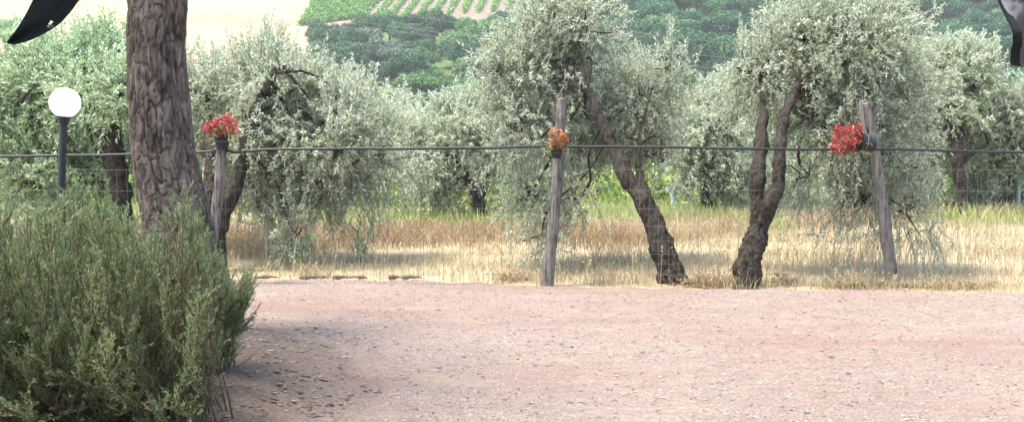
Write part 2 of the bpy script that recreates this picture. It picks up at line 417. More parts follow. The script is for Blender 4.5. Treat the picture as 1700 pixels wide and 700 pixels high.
# raised earth bed under the pine and the bush
BC = np.array([-2.75, 6.1]); 
def bed_h(x, y):
    a = np.arctan2(y - BC[1], x - BC[0])
    rx, ry = 1.95 + 0.12 * np.sin(a * 3 + 1), 2.75 + 0.15 * np.sin(a * 2)
    d = np.sqrt(((x - BC[0]) / rx) ** 2 + ((y - BC[1]) / ry) ** 2)
    t = np.clip((1.0 - d) / 0.5, -0.2, 1)
    return np.where(t > 0, 0.03 + 0.17 * t * t * (3 - 2 * t), 0.03 + t * 0.25)
V, _ = grid(-5.2, -0.3, 2.9, 9.3, 170, 200, lambda X, Y: bed_h(X, Y) + 0.022 * vnoise(X, Y, 2.5, 5) + 0.012 * vnoise(X, Y, 9, 2))
_, Fq = grid(-5.2, -0.3, 2.9, 9.3, 170, 200, lambda X, Y: X * 0, lambda x, y: bed_h(x, y) > -0.04)
tag(link('earth_bed', npmesh('earth_bed', V, Fq, smooth=True), M['gravel']), kind='structure')

# loose stones on the gravel (stuff)
def chips(name, n, xr, yr, smin, smax, mat, zf, cond=None, flat=0.45):
    x = rng.uniform(*xr, n); y = rng.uniform(*yr, n)
    if cond is not None:
        k = cond(x, y); x = x[k]; y = y[k]
    n = len(x); z = zf(x, y)
    s = smin * (smax / smin) ** (rng.random(n) ** 2.2)
    base = np.array([[1, 0, 0], [0, 1, 0], [-1, 0, 0], [0, -1, 0], [0.3, 0.2, 0.9], [0.2, -0.3, -0.7]])
    V = base[None] * (0.65 + 0.7 * rng.random((n, 6, 1)))
    ang = rng.uniform(0, 6.28, n); c, sn = np.cos(ang)[:, None], np.sin(ang)[:, None]
    el = rng.uniform(0.6, 1.6, (n, 1))
    vx = V[:, :, 0] * el; vy = V[:, :, 1]
    V = np.stack([vx * c - vy * sn, vx * sn + vy * c, V[:, :, 2] * flat], -1) * s[:, None, None]
    V = V + np.stack([x, y, z + s * 0.15], -1)[:, None, :]
    tr = np.array([[0, 1, 4], [1, 2, 4], [2, 3, 4], [3, 0, 4]])
    Fq = (tr[None] + (np.arange(n) * 6)[:, None, None]).reshape(-1, 3)
    tint = np.repeat(rng.random(n), 4)
    o = link(name, npmesh(name, V.reshape(-1, 3), Fq, tint), mat)
    return tag(o, kind='stuff')
gz = lambda x, y: 0.03 + 0.018 * vnoise(x, y, 0.9, 3) + 0.012 * vnoise(x, y, 5.0, 9)
chips('gravel_stones', 60000, (-5, 5.5), (5.0, 11.6), 0.003, 0.014, M['stone'], gz, lambda x, y: (y < edge_y(x) - 0.02) & (bed_h(x, y) < 0.03) & (np.abs(x) < y * 0.5))
chips('leaf_litter', 17000, (-5, -0.4), (4.6, 9.0), 0.005, 0.022, M['chip'], lambda x, y: np.maximum(bed_h(x, y), 0.03) + 0.02 * vnoise(x, y, 2.5, 5), lambda x, y: (bed_h(x, y) > -0.02 + 0.09 * rng.random(len(x)) * (rng.random(len(x)) < 0.8)) & (np.abs(x) < y * 0.5), 0.3)
chips('scattered_twigs_and_leaves', 700, (-3, 5.5), (5.2, 11.4), 0.008, 0.022, M['chip'], gz, lambda x, y: (y < edge_y(x) - 0.05) & (bed_h(x, y) < 0.03), 0.25)

# ------------------------------------------------------------------ grass (stuff)
def blades(name, x, y, h, w, lean, mat, tint=None, heads=0.0, zoff=0.0):
    n = len(x); z = hill_z(x, y) + zoff
    base = np.stack([x, y, z], -1)
    ang = rng.uniform(0, 6.283, n); dirv = np.stack([np.cos(ang), np.sin(ang), np.zeros(n)], -1)
    ln = (lean * rng.random(n))[:, None]
    fa = rng.uniform(0, 3.14, n); side = np.stack([np.cos(fa), np.sin(fa) * 0.6, np.zeros(n)], -1)
    up = np.array([0, 0, 1.0])
    h = h[:, None]; w = np.broadcast_to(w, n)[:, None]
    m1 = base + up * h * 0.5 + dirv * h * ln * 0.3
    t = base + up * h * (1 - 0.3 * ln) + dirv * h * ln
    V = np.stack([base - side * w / 2, base + side * w / 2, m1 + side * w * 0.42, m1 - side * w * 0.42, t + side * w * 0.1, t - side * w * 0.1], 1)
    o6 = (np.arange(n) * 6)[:, None]
    Fq = np.stack([o6 + np.array([[0, 1, 2, 3]]), o6 + np.array([[3, 2, 4, 5]])], 1).reshape(-1, 4)
    if tint is None: tint = rng.random(n)
    mb = MB(); mb.add(V.reshape(-1, 3), Fq, np.repeat(tint, 2))
    if heads > 0:
        k = rng.random(n) < heads; k3 = np.repeat(np.where(k)[0], 5)
        P = t[k3] - (t - m1)[k3] * rng.uniform(0, 0.5, (len(k3), 1))
        D = (t - m1)[k3] + rng.normal(size=(len(k3), 3)) * h[k3] * 0.22
        leaves(mb, P, D, rng.uniform(0.02, 0.045, len(k3)), 0.011, np.clip(tint[k3] + 0.15, 0, 1))
    o = mb.build(name, mat); tag(o, kind='stuff'); return o
def patch(n, xr, yr, dens):
    x = rng.uniform(*xr, n); y = rng.uniform(*yr, n)
    k = rng.random(n) < np.clip(dens(x, y), 0, 1)
    k &= np.abs(x) < y * 0.5 + 0.5
    return x[k], y[k]
def cn(x, y, s, seed): return vnoise(x, y, s, seed)
# short straw just beyond the fence
x, y = patch(60000, (-7, 8), (10.6, 20), lambda x, y: (y > edge_y(x)) * (0.3 + 1.5 * np.clip(cn(x, y, 0.8, 4), -0.15, 1)))
blades('short_straw', x, y, rng.uniform(0.04, 0.13, len(x)), 0.006, 0.9, M['grass_cream'])
# tufts along the yard edge
x, y = patch(26000, (-4.5, 7), (10.5, 12.2), lambda x, y: ((y > edge_y(x) - 0.06) & (y < edge_y(x) + 0.5)) * (0.08 + 1.3 * np.clip(cn(x, y * 0.5, 1.6, 14), 0, 1)))
t = np.clip(rng.random(len(x)) * 0.85 + 0.15 * (rng.random(len(x)) < 0.1), 0, 1)
blades('edge_straw', x, y, rng.uniform(0.06, 0.22, len(x)) * (1 + 0.6 * np.clip(cn(x, y, 2.0, 77), 0, 1)), 0.006, 0.8, M['grass_cream'], heads=0.12)
# tall brown grass
def brown_d(x, y):
    px = 850 + F * x / y
    front = np.interp(px, [300, 400, 620, 860, 960, 1040, 1120, 1260, 1400, 1500, 1700], [13.0, 13.2, 14.4, 14.8, 14.6, 14.8, 15.4, 17.0, 17.5, 19.0, 20.0])
    back = np.interp(px, [300, 860, 1100, 1260, 1500, 1700], [17.5, 17.6, 18.5, 20.5, 22.5, 24])
    f = np.clip((y - front + 0.5 * cn(x, y, 0.8, 7)) / 0.6, 0, 1) * np.clip((back - y) / 0.8, 0, 1)
    return f * (0.7 + 0.8 * cn(x, y, 0.5, 21))
x, y = patch(170000, (-8, 12), (12.6, 24), brown_d)
blades('tall_brown_grass', x, y, rng.uniform(0.14, 0.36, len(x)), 0.009, 0.9, M['grass_brown'], tint=np.clip(rng.random(len(x)) * 0.8 + 0.9 * cn(x, y, 0.6, 31), 0, 1), heads=0.25)
# yellow green weeds further back
x, y = patch(60000, (-10, 14), (18.5, 27), lambda x, y: np.clip((y - 18.3) / 2, 0, 1) * (0.45 + 0.9 * cn(x, y, 0.35, 41)))
x = np.concatenate([x, rng.uniform(-3.5, 4.5, 9000)]); y = np.concatenate([y, rng.uniform(17.6, 19.5, 9000)])
blades('green_weeds', x, y, rng.uniform(0.12, 0.42, len(x)), 0.016, 0.6, M['grass_green'])
# sprigs: taller stalks near the fence
x, y = patch(2500, (-4, 7), (11.1, 13.2), lambda x, y: (y > edge_y(x) + 0.1) * (0.15 + 1.2 * np.clip(cn(x, y, 1.3, 17), 0, 1)))
blades('straw_stalks', x, y, rng.uniform(0.25, 0.6, len(x)), 0.005, 0.5, M['grass_cream'], heads=0.6)
x, y = patch(26000, (-7, 8), (10.6, 17), lambda x, y: (y > edge_y(x) + 0.03) * (0.1 + 1.6 * np.clip(cn(x, y, 1.1, 91), 0, 1)))
blades('matted_straw', x, y, rng.uniform(0.08, 0.22, len(x)), 0.006, 2.6, M['grass_cream'], tint=np.clip(rng.random(len(x)) * 0.9, 0, 0.9))
# trodden field texture further right
x, y = patch(30000, (1, 12), (13, 22), lambda x, y: 0.5 + 0.8 * cn(x, y, 0.6, 51))
blades('field_straw', x, y, rng.uniform(0.06, 0.2, len(x)), 0.008, 0.9, M['grass_cream'])

# ------------------------------------------------------------------ olive trees
def shoots(fol, stem, P0, D0, Ln, droop, nleaf, leafL=0.062, leafW=0.016, tint=(0, 1), tb=None):
    """vectorised leafy shoots; droop>0 bends down"""
    n = len(P0); m = 5
    t = np.linspace(0, 1, m)[None, :, None]
    Ln = np.broadcast_to(Ln, n)[:, None, None]; dr = np.broadcast_to(droop, n)[:, None, None]
    C = P0[:, None] + D0[:, None] * Ln * t + np.array([0, 0, -1.0]) * dr * Ln * t ** 2
    tubes(stem, C, np.broadcast_to(np.linspace(0.0045, 0.0015, m), (n, m)), 3)
    q = (np.arange(nleaf) + 0.5) / nleaf
    tq = (0.12 + 0.88 * q)[None, :, None] * np.ones((n, 1, 1))
    tq = np.clip(tq + rng.normal(size=tq.shape) * 0.01, 0, 1)
    P = P0[:, None] + D0[:, None] * Ln * tq + np.array([0, 0, -1.0]) * dr * Ln * tq ** 2
    T = nrm(D0[:, None] + np.array([0, 0, -2.0]) * dr * tq)
    rnd = rng.normal(size=P.shape); sidev = nrm(np.cross(T, rnd))
    D = T * 0.75 + sidev * 0.75
    N_ = n * nleaf
    LL = leafL * rng.uniform(0.6, 1.2, N_)
    if tb is None: tb = rng.random(n)
    tn = np.clip(tint[0] + (tint[1] - tint[0]) * (0.5 * np.repeat(tb, nleaf) + 0.5 * rng.random(N_)), 0, 1)
    leaves(fol, P.reshape(-1, 3), D.reshape(-1, 3), LL, leafW * LL / leafL, tn)
def olive(label, trunks, lobes, group=None, leafmat='olive_leaf', dens=1.0, sprouts=60, leafL=0.054, leafW=0.0135, seed=0, limbs=(), nleaf=22, knots=0.2):
    """trunks: [(pts,radii)]; lobes: [(centre,(rx,ry,rz),n_clusters,trunk index)]"""
    base = trunks[0][0][0]
    trunks[0][0][0][2] = -0.06   # the stem starts just under the soil
    root = thing('olive_tree', label, 'olive tree', (base[0], base[1], float(hill_z(base[0], base[1]))), group)
    tm = MB()
    for i, (pts, rad) in enumerate(trunks): gnarly(tm, pts, rad, n=50 + 22 * len(pts), sides=44, amp=knots * 0.7, kink=0.022, seed=seed + i * 3.7)
    tm.build('trunk', M['olive_bark'], root, smooth=True)
    br = MB(); fol = MB(); tw = MB()
    for pts, rad in limbs: gnarly(br, pts, rad, n=8 * len(pts), sides=10, amp=0.15, seed=seed + 9, fr=8)
    for (c, rad, nc, ti) in lobes:
        c = np.asarray(c, float); rad = np.asarray(rad, float) * 0.86
        tr_ = catmull(np.hstack([np.asarray(trunks[ti][0], float), np.asarray(trunks[ti][1], float)[:, None]]), 40)[18:]
        low_ = c[2] < trunks[ti][0][-1][2] - 0.45
        tgt = c + np.array([0, 0, 0.7 if low_ else -0.45])            # limbs leave the stem below the lobe and climb into it
        q_ = tr_[np.argmin(np.linalg.norm(tr_[:, :3] - tgt, axis=1))]
        tip = q_[:3]; r0 = min(q_[3] * 0.55, 0.016 if low_ else 0.05)
        dd = c - tip; a1 = tip + dd * 0.35 + np.array([0, 0, 0.0 if low_ else 0.16]) + rng.normal(size=3) * 0.09; a2 = tip + dd * 0.7 + np.array([0, 0, 0.0 if low_ else 0.12]) + rng.normal(size=3) * 0.10
        gnarly(br, [tip, a1, a2, c], [r0, r0 * 0.7, min(r0, 0.022), 0.008], n=24, sides=9, amp=0.15, fr=9, seed=seed)
        nc = int(nc * dens * (0.52 if low_ and dens == 1.0 and group is None else 1.0))
        u = nrm(rng.normal(size=(nc, 3))); rr = rng.uniform(0.05, 1.0, (nc, 1)) ** 0.45
        rr *= 1 + 0.20 * rng.normal(size=(nc, 1))
        cc = c + u * rr * rad
        cc[:, 2] = np.maximum(cc[:, 2], 0.35)
        # sub branches
        keep = np.array([noise.noise(Vector(q * 1.9) + Vector((seed * 3.1, 0, 0))) + 0.5 * noise.noise(Vector(q * 4.1)) > -0.19 for q in cc])   # gaps between the leafy clumps
        cc = cc[keep]; u = u[keep]; nc = len(cc)
        src = c + (cc - c) * 0.0 + rng.normal(size=(nc, 3)) * rad * 0.12
        k = 6; t = np.linspace(0, 1, k)[None, :, None]
        bend = rng.normal(size=(nc, 1, 3)) * 0.07
        up = np.array([0, 0, 1.0])
        hz = np.clip((cc[:, 2] - c[2]) / rad[2], -1, 1)
        arch = (0.25 - 0.35 * hz)[:, None, None] * rad[2] * 0.5
        BP = src[:, None] * (1 - t) + cc[:, None] * t + (bend + arch * up) * np.sin(np.pi * t)
        tubes(br, BP, np.broadcast_to(np.linspace(0.011, 0.003, k), (nc, k)), 4)
        # shoots around clusters
        ns = 12
        ci = np.repeat(np.arange(nc), ns)
        hz_ = hz[ci]
        P0 = cc[ci] + rng.normal(size=(len(ci), 3)) * 0.12
        D0 = nrm(u[ci] * 0.55 + rng.normal(size=(len(ci), 3)) * 0.55 + np.stack([0 * hz_, 0 * hz_, 0.25 + 0.55 * hz_], -1))
        dr = np.clip(0.45 - 0.55 * hz_, 0.0, 1.1) * rng.uniform(0.5, 1.3, len(ci))
        Ln = rng.uniform(0.14, 0.36, len(ci))
        ctint = np.clip(0.5 + 0.25 * rng.normal(size=nc), 0, 1)[ci]
        shoots(fol, tw, P0, D0, Ln, dr, nleaf, leafL, leafW, (0, 1), ctint)
        # upright sprouts giving the spiky outline
        nsz = int(1.6 * sprouts * nc / 100)
        if nsz:
            uu = nrm(rng.normal(size=(nsz, 3)) + np.array([0, 0, 1.3]))
            grp = uu[rng.integers(0, max(1, nsz // 5), nsz)]; uu = nrm(np.where(rng.random((nsz, 1)) < 0.6, grp + rng.normal(size=(nsz, 3)) * 0.10, uu))
            P0 = c + uu * rad * rng.uniform(0.85, 1.05, (nsz, 1))
            D0 = nrm(np.array([0, 0, 1.0]) + uu * 0.45 + rng.normal(size=(nsz, 3)) * 0.22)
            shoots(fol, tw, P0, D0, rng.uniform(0.18, 0.52, nsz), 0.05, int(nleaf * 1.5), leafL, leafW, (0.3, 1.0))
    br.build('branches', M['olive_bark'], root, smooth=True)
    tw.build('twigs', M['olive_bark_pale'], root)
    fol.build('foliage', M[leafmat], root)
    return root
def lobe(px, py, Y, rx, rz, ry, n, ti=0):
    s = pxm(Y)
    return (at(px, py, Y), (rx * s, ry, rz * s), n, ti)
def path(Y0, pts):       # [(px,py,Y)]
    return [at(a, b, c) for a, b, c in pts]

# centre tree leaning left
pA = path(0, [(1124, 486, 11.35), (1108, 430, 11.4), (1085, 370, 11.5), (1050, 305, 11.7), (1018, 245, 11.9), (995, 190, 12.0), (975, 150, 12.1)])
s = pxm(11.5)
pA2 = path(0, [(1112, 440, 11.45), (1095, 385, 11.6), (1078, 340, 11.8), (1062, 290, 12.0), (1060, 230, 12.2)])
olive('large olive tree with a thick trunk leaning left, behind the middle fence post',
      [(pA, [0.18, 0.13, 0.11, 0.085, 0.065, 0.052, 0.038]), (pA2, [0.075, 0.08, 0.065, 0.042, 0.025])],
      [lobe(925, 120, 12.9, 92, 95, 0.8, 150), lobe(900, 62, 12.9, 62, 55, 0.6, 60), lobe(965, 45, 12.5, 52, 45, 0.5, 48), lobe(860, 220, 12.6, 70, 70, 0.7, 95),
       lobe(1060, 180, 13.2, 78, 68, 0.8, 110, 1), lobe(955, 245, 13.3, 70, 75, 0.6, 75), lobe(880, 325, 12.6, 38, 60, 0.35, 36),
       lobe(955, 335, 12.4, 38, 45, 0.3, 22), lobe(1095, 260, 13.3, 55, 50, 0.6, 60, 1), lobe(1105, 115, 12.9, 35, 30, 0.4, 14, 1), lobe(900, 390, 12.4, 26, 30, 0.25, 8), lobe(825, 120, 12.6, 36, 38, 0.4, 20)],
      seed=1, sprouts=70)
# right tree with two stems
pB = path(0, [(1236, 492, 11.0), (1242, 440, 11.05), (1256, 385, 11.1), (1257, 345, 11.15), (1258, 290, 11.25), (1264, 235, 11.4), (1268, 185, 11.6)])
pB2 = path(0, [(1256, 395, 11.1), (1276, 340, 11.05), (1294, 295, 11.1), (1296, 240, 11.2), (1302, 195, 11.35), (1318, 158, 11.5), (1325, 138, 11.6)])
olive('large olive tree with a forked double stem, left of the right leaning post',
      [(pB, [0.145, 0.12, 0.10, 0.078, 0.072, 0.065, 0.045]), (pB2, [0.075, 0.08, 0.072, 0.062, 0.058, 0.045, 0.03])],
      [lobe(1400, 95, 12.1, 105, 85, 0.9, 190, 1), lobe(1330, 70, 12.2, 60, 50, 0.6, 60, 1), lobe(1430, 35, 12.3, 75, 45, 0.6, 80, 1), lobe(1395, 210, 12.0, 95, 75, 0.7, 140, 1),
       lobe(1275, 120, 12.0, 48, 50, 0.5, 50, 0), lobe(1470, 275, 12.1, 65, 75, 0.6, 85, 1), lobe(1430, 335, 12.0, 50, 50, 0.4, 34, 1),
       lobe(1505, 350, 12.2, 32, 48, 0.3, 18, 1), lobe(1235, 125, 12.3, 32, 32, 0.4, 14, 0), lobe(1340, 290, 12.3, 50, 50, 0.5, 38, 1), lobe(1490, 150, 12.4, 50, 60, 0.5, 48, 1)],
      seed=2, sprouts=70)
# left of centre, broad drooping crown
pC = path(0, [(352, 440, 12.3), (362, 370, 12.3), (392, 300, 12.4), (412, 235, 12.5), (428, 175, 12.6), (455, 125, 12.7), (466, 108, 12.7)])
olive('broad olive tree with a drooping crown, behind the post with the upright pot',
      [(pC, [0.15, 0.115, 0.085, 0.075, 0.06, 0.05, 0.035]), (path(0, [(365, 385, 12.35), (352, 320, 12.5), (350, 262, 12.7), (352, 215, 12.9)]), [0.10, 0.10, 0.085, 0.06])],
      [lobe(560, 230, 13.2, 115, 90, 1.0, 190), lobe(450, 200, 13.6, 90, 90, 0.7, 120), lobe(628, 262, 13.6, 72, 62, 0.8, 90), lobe(470, 285, 13.2, 85, 58, 0.6, 80),
       lobe(545, 300, 13.1, 70, 36, 0.5, 48), lobe(350, 160, 13.9, 70, 65, 0.6, 60, 1), lobe(500, 165, 13.4, 50, 40, 0.5, 38), lobe(430, 330, 13.0, 50, 30, 0.3, 20),
       lobe(430, 125, 13.4, 62, 50, 0.5, 50), lobe(415, 200, 12.6, 40, 50, 0.3, 26), lobe(455, 160, 12.9, 45, 40, 0.3, 30), lobe(370, 270, 13.9, 50, 70, 0.5, 45, 1), lobe(495, 395, 12.6, 26, 38, 0.2, 9)],
      limbs=[(path(0, [(458, 122, 12.65), (478, 118, 12.5), (494, 119, 12.4)]), [0.024, 0.024, 0.012])], seed=3, sprouts=70, leafL=0.06, leafW=0.015)
# far left, behind the lamp: greener
pD = path(0, [(205, 430, 13.2), (198, 320, 13.2), (190, 250, 13.2), (192, 190, 13.3), (196, 150, 13.5)])
olive('olive tree with greener leaves filling the left side, behind the globe lamp',
      [(pD, [0.13, 0.12, 0.105, 0.10, 0.06]), (path(0, [(200, 330, 13.25), (180, 260, 13.5), (150, 205, 13.7), (140, 150, 13.9)]), [0.08, 0.07, 0.05, 0.035])],
      [lobe(120, 150, 14.2, 110, 75, 0.9, 170), lobe(40, 200, 14.2, 90, 90, 0.9, 130), lobe(170, 120, 14.3, 60, 65, 0.6, 70), lobe(60, 300, 14.0, 90, 60, 0.7, 95),
       lobe(150, 300, 13.9, 70, 60, 0.6, 75), lobe(245, 300, 14.2, 50, 60, 0.5, 40), lobe(-60, 200, 14.3, 80, 100, 0.9, 80), lobe(35, 110, 14.5, 60, 40, 0.6, 45), lobe(160, 215, 14.3, 60, 50, 0.6, 55), lobe(205, 160, 12.9, 42, 38, 0.3, 32), lobe(150, 170, 13.1, 45, 30, 0.3, 22)],
      limbs=[(path(0, [(140, 152, 13.6), (152, 144, 13.6), (172, 132, 13.7)]), [0.03, 0.04, 0.02]), (path(0, [(35, 172, 13.4), (45, 155, 13.4), (62, 142, 13.5)]), [0.022, 0.02, 0.012])],
      leafmat='olive_leaf_green', seed=4, sprouts=60, leafL=0.062, leafW=0.0175)
# small middle distance tree
pE = path(0, [(795, 386, 18.4), (795, 352, 18.4), (793, 325, 18.4)])
olive('small olive tree with a low forked trunk, left of the middle post',
      [(pE, [0.13, 0.10, 0.095]), (path(0, [(793, 328, 18.4), (783, 308, 18.4), (770, 285, 18.5)]), [0.08, 0.065, 0.04]), (path(0, [(793, 328, 18.4), (805, 305, 18.5), (815, 280, 18.6)]), [0.08, 0.065, 0.04])],
      [lobe(760, 225, 19, 70, 50, 1.0, 110, 1), lobe(700, 262, 19, 58, 55, 0.9, 75, 1), lobe(820, 240, 19, 55, 55, 0.9, 70, 2), lobe(790, 190, 19.2, 42, 32, 0.6, 38, 1), lobe(665, 220, 19.4, 30, 25, 0.4, 14, 1), lobe(715, 300, 18.8, 45, 26, 0.5, 24, 1)],
      seed=5, sprouts=60, leafL=0.08, leafW=0.026, nleaf=18)
# behind, between the two big trees
olive('pale olive tree whose crown fills the gap between the leaning and the forked trees',
      [(path(0, [(1178, 372, 19.5), (1172, 320, 19.5), (1180, 280, 19.5)]), [0.12, 0.09, 0.05])],
      [lobe(1190, 225, 19.8, 70, 62, 1.0, 120), lobe(1150, 280, 19.8, 45, 48, 0.7, 50), lobe(1225, 290, 19.8, 48, 50, 0.7, 55), lobe(1180, 175, 20, 34, 26, 0.5, 28), lobe(1330, 300, 20, 60, 45, 0.8, 50)],
      seed=6, sprouts=60, leafL=0.08, leafW=0.026, nleaf=18)
# right
pG = path(0, [(1598, 358, 20.5), (1598, 318, 20.5), (1590, 270, 20.5), (1588, 225, 20.6), (1580, 180, 20.8)])
olive('upright olive tree with a slim dark trunk, second from the right',
      [(pG, [0.15, 0.11, 0.11, 0.09, 0.05]), (path(0, [(1592, 280, 20.5), (1612, 255, 20.6), (1640, 240, 20.8)]), [0.05, 0.045, 0.03])],
      [lobe(1590, 135, 21.2, 66, 55, 0.9, 130), lobe(1545, 190, 21.2, 50, 60, 0.8, 80), lobe(1600, 215, 21.4, 60, 60, 0.9, 90), lobe(1540, 275, 21.2, 45, 50, 0.7, 45), lobe(1625, 120, 21.4, 35, 35, 0.5, 30, 1), lobe(1620, 285, 21.6, 45, 35, 0.6, 40)],
      seed=7, sprouts=60, leafL=0.085, leafW=0.028, nleaf=18)
pH = path(0, [(1668, 352, 21.5), (1672, 310, 21.5), (1680, 270, 21.5), (1680, 220, 21.2)])
olive('olive tree with a leaning trunk, its crown cut by the right edge of the photo',
      [(pH, [0.14, 0.10, 0.08, 0.05]), (path(0, [(1634, 350, 21.6), (1624, 320, 21.6), (1615, 290, 21.8)]), [0.08, 0.06, 0.04])],
      [lobe(1690, 190, 21.6, 62, 50, 0.9, 100), lobe(1670, 250, 21.6, 45, 45, 0.8, 60), lobe(1740, 240, 21.8, 60, 75, 0.9, 70), lobe(1680, 305, 21.9, 45, 30, 0.6, 30)],
      seed=8, sprouts=60, leafL=0.08, leafW=0.026, nleaf=18)
# olives of the next rows (copies of one background tree)
b0 = olive('distant olive tree in the next row of the grove', [([np.array([0, 30, 0.0]), np.array([0.1, 30, 0.8]), np.array([0, 30, 1.4])], [0.16, 0.12, 0.07])],
      [(np.array([0, 30, 2.2]), (1.3, 1.1, 0.85), 150, 0), (np.array([-1.0, 30.2, 1.9]), (0.9, 0.8, 0.8), 75, 0), (np.array([1.0, 29.9, 1.9]), (0.9, 0.8, 0.85), 75, 0), (np.array([0.2, 30, 3.0]), (0.7, 0.6, 0.5), 50, 0)],
      group='distant olive trees of the next rows', seed=12, sprouts=40, leafL=0.11, leafW=0.042, nleaf=14)
spots = [(440, 27, 'left of the small forked olive'), (560, 25, 'above the yellow weeds left of centre'), (650, 30, ''), (745, 32, ''), (870, 28, ''), (1000, 27, 'seen under the leaning olive'), (1100, 30, ''), (1210, 27, ''), (1320, 26, ''), (1420, 29, ''), (1520, 25, ''), (1640, 28, ''), (1730, 26, ''), (300, 26, ''), (150, 28, ''), (20, 26, '')]
for i, (px, Y, _) in enumerate(spots):
    o = b0 if i == 0 else copy_tree(b0)
    p = at(px, 300, Y); o.location = (p[0], Y, 0); o.rotation_euler = (0, 0, random.uniform(0, 6.28)); sc = random.uniform(0.8, 1.02); o.scale = (sc, sc, sc * random.uniform(0.85, 1.0))
    o['label'] = 'distant olive tree in the next row of the grove'

# ------------------------------------------------------------------ pine
def pine():
    Y = 8.0; s = pxm(Y)
    rows = [(700, 330, 190), (560, 325, 172), (430, 300, 125), (400, 299, 116), (340, 288, 110), (300, 281, 106), (250, 272, 102), (200, 267, 99), (140, 262, 95), (80, 260, 93), (0, 262, 95), (-120, 258, 92), (-400, 225, 84), (-800, 130, 74), (-1150, -10, 58)]
    pts = [at(c, py, Y) for py, c, w in rows]; rad = [w * 0.5 * s for py, c, w in rows]
    full = catmull(np.hstack([np.array(pts), np.array(rad)[:, None]]), 760)
    P, rr = full[:, :3], full[:, 3]
    L = np.concatenate([[0], np.cumsum(np.linalg.norm(np.diff(P, axis=0), axis=1))])
    sides = 150
    D = nrm(np.gradient(P, axis=0)); A = nrm(np.cross(D, np.array([0, 1.0, 0.02]))); B = np.cross(D, A)
    # bark plates: cells on the unrolled trunk (0.09 m tall, 0.045 m wide)
    per = 1.35; W_, H_ = 0.055, 0.23
    kd_pts = []
    nxc = int(per / W_); nyc = int(L[-1] / H_)
    for j in range(nyc + 1):
        for i in range(nxc):
            kd_pts.append(((i + (j % 2) * 0.5 + random.uniform(-0.38, 0.38)) * W_, (j + random.uniform(-0.42, 0.42)) * H_))
    kd = kdtree.KDTree(len(kd_pts) * 3); q = 0
    for (a, b) in kd_pts:
        for sh in (-per, 0, per):
            kd.insert(Vector(((a + sh) / W_, b / H_, 0)), q); q += 1
    kd.balance()
    KN = [(4.2, 1.9, 0.05), (5.0, 2.05, 0.07), (4.7, 3.1, 0.05)]
    V = np.empty((760, sides, 3)); att = np.empty((760, sides))
    for i in range(760):
        for k in range(sides):
            th = 2 * math.pi * k / sides
            u = k / sides * per; v = L[i]
            wob = 0.35 * noise.noise(Vector((u * 16, v * 5, 0))) ; wob2 = 0.35 * noise.noise(Vector((u * 9, v * 5, 7)))
            f = kd.find_n(Vector((u / W_ + wob * 3.2, v / H_ + wob2 * 2.2, 0)), 2)
            e = f[1][2] - f[0][2]
            pl = min(1, e / 0.22)
            n1 = abs(noise.noise(Vector((math.cos(th) * 2.6, math.sin(th) * 2.6, v * 1.1 + 5))) + 0.35 * noise.noise(Vector((u * 30, v * 6, 1)))) / 0.11
            n2 = abs(noise.noise(Vector((math.cos(th) * 5.5, math.sin(th) * 5.5, v * 2.1 + 15))) + 0.3 * noise.noise(Vector((u * 40, v * 9, 2)))) / 0.10
            fz = min(1, n1) * (0.35 + 0.65 * min(1, n2))
            idc = f[0][1] // 3
            hgt = (0.010 + 0.008 * ((idc * 7919) % 13) / 13) * (pl ** 0.5) + 0.018 * fz ** 0.7 + 0.007 * noise.noise(Vector((u * 45, v * 12, 3))) + 0.003 * noise.noise(Vector((u * 110, v * 60, 3)))
            hgt += 0.012 * noise.noise(Vector((math.cos(th) * 2.2, math.sin(th) * 2.2, v * 3)))
            for (ka, kv, kr) in KN:
                dd = math.hypot((th - ka) * 0.22, (v - kv)) / kr
                if dd < 2.2: hgt += 0.02 * math.exp(-(dd - 1) ** 2 * 6) - 0.018 * math.exp(-dd * dd * 5)
            fl = 0
            if v < 1.2: fl = (1.2 - v) ** 2 * 0.10 * max(0, math.sin(3 * th + 0.6))
            d = math.cos(th) * A[i] + math.sin(th) * B[i]
            V[i, k] = P[i] + d * (rr[i] - 0.030 + hgt + fl); att[i, k] = min(0.35 + 0.65 * pl, fz ** 0.8) * (0.62 + 0.38 * ((idc * 104729) % 17) / 17)
    idx = np.arange(760 * sides).reshape(760, sides)
    a = idx[:-1]; b = np.roll(a, -1, 1); d = idx[1:]; c = np.roll(d, -1, 1)
    me = npmesh('trunk', V.reshape(-1, 3), np.stack([a, b, c, d], -1).reshape(-1, 4), smooth=True, pointattr=('plate', att.ravel()))
    root = thing('pine_tree', 'tall pine tree with a thick plated bark trunk rising through the left foreground', 'pine tree', (pts[1][0], Y, 0.05))
    link('trunk', me, M['pine_bark'], root)
    # crown high above the frame
    tip = pts[-1]; br = MB(); fol = MB()
    cc = []
    for i in range(13):
        a = random.uniform(0, 6.28); r = random.uniform(0.4, 2.5)
        c = np.array([tip[0] - 1.5 + math.cos(a) * r * 0.85, tip[1] - 2.6 + math.sin(a) * r * 0.8, tip[2] + 0.9 - 0.10 * r * r + random.uniform(-0.2, 0.25)])
        cc.append(c)
        s0 = P[random.randint(640, 755)]
        gnarly(br, [s0, (s0 + c) / 2 + np.array([0, 0, 0.1]), c], [0.05, 0.035, 0.015], n=12, sides=7, amp=0.1)
    cc = np.array(cc); n = 120
    ci = np.repeat(np.arange(len(cc)), n)
    P0 = cc[ci] + rng.normal(size=(len(ci), 3)) * np.array([0.33, 0.33, 0.15])
    k = 18; ii = np.repeat(np.arange(len(P0)), k)
    leaves(fol, P0[ii], rng.normal(size=(len(ii), 3)) + np.array([0, 0, 0.8]), 0.13, 0.009, rng.random(len(ii)))
    br.build('branches', M['pine_bark'], root, smooth=True)
    fol.build('foliage', M['pine_needle'], root)
pine()

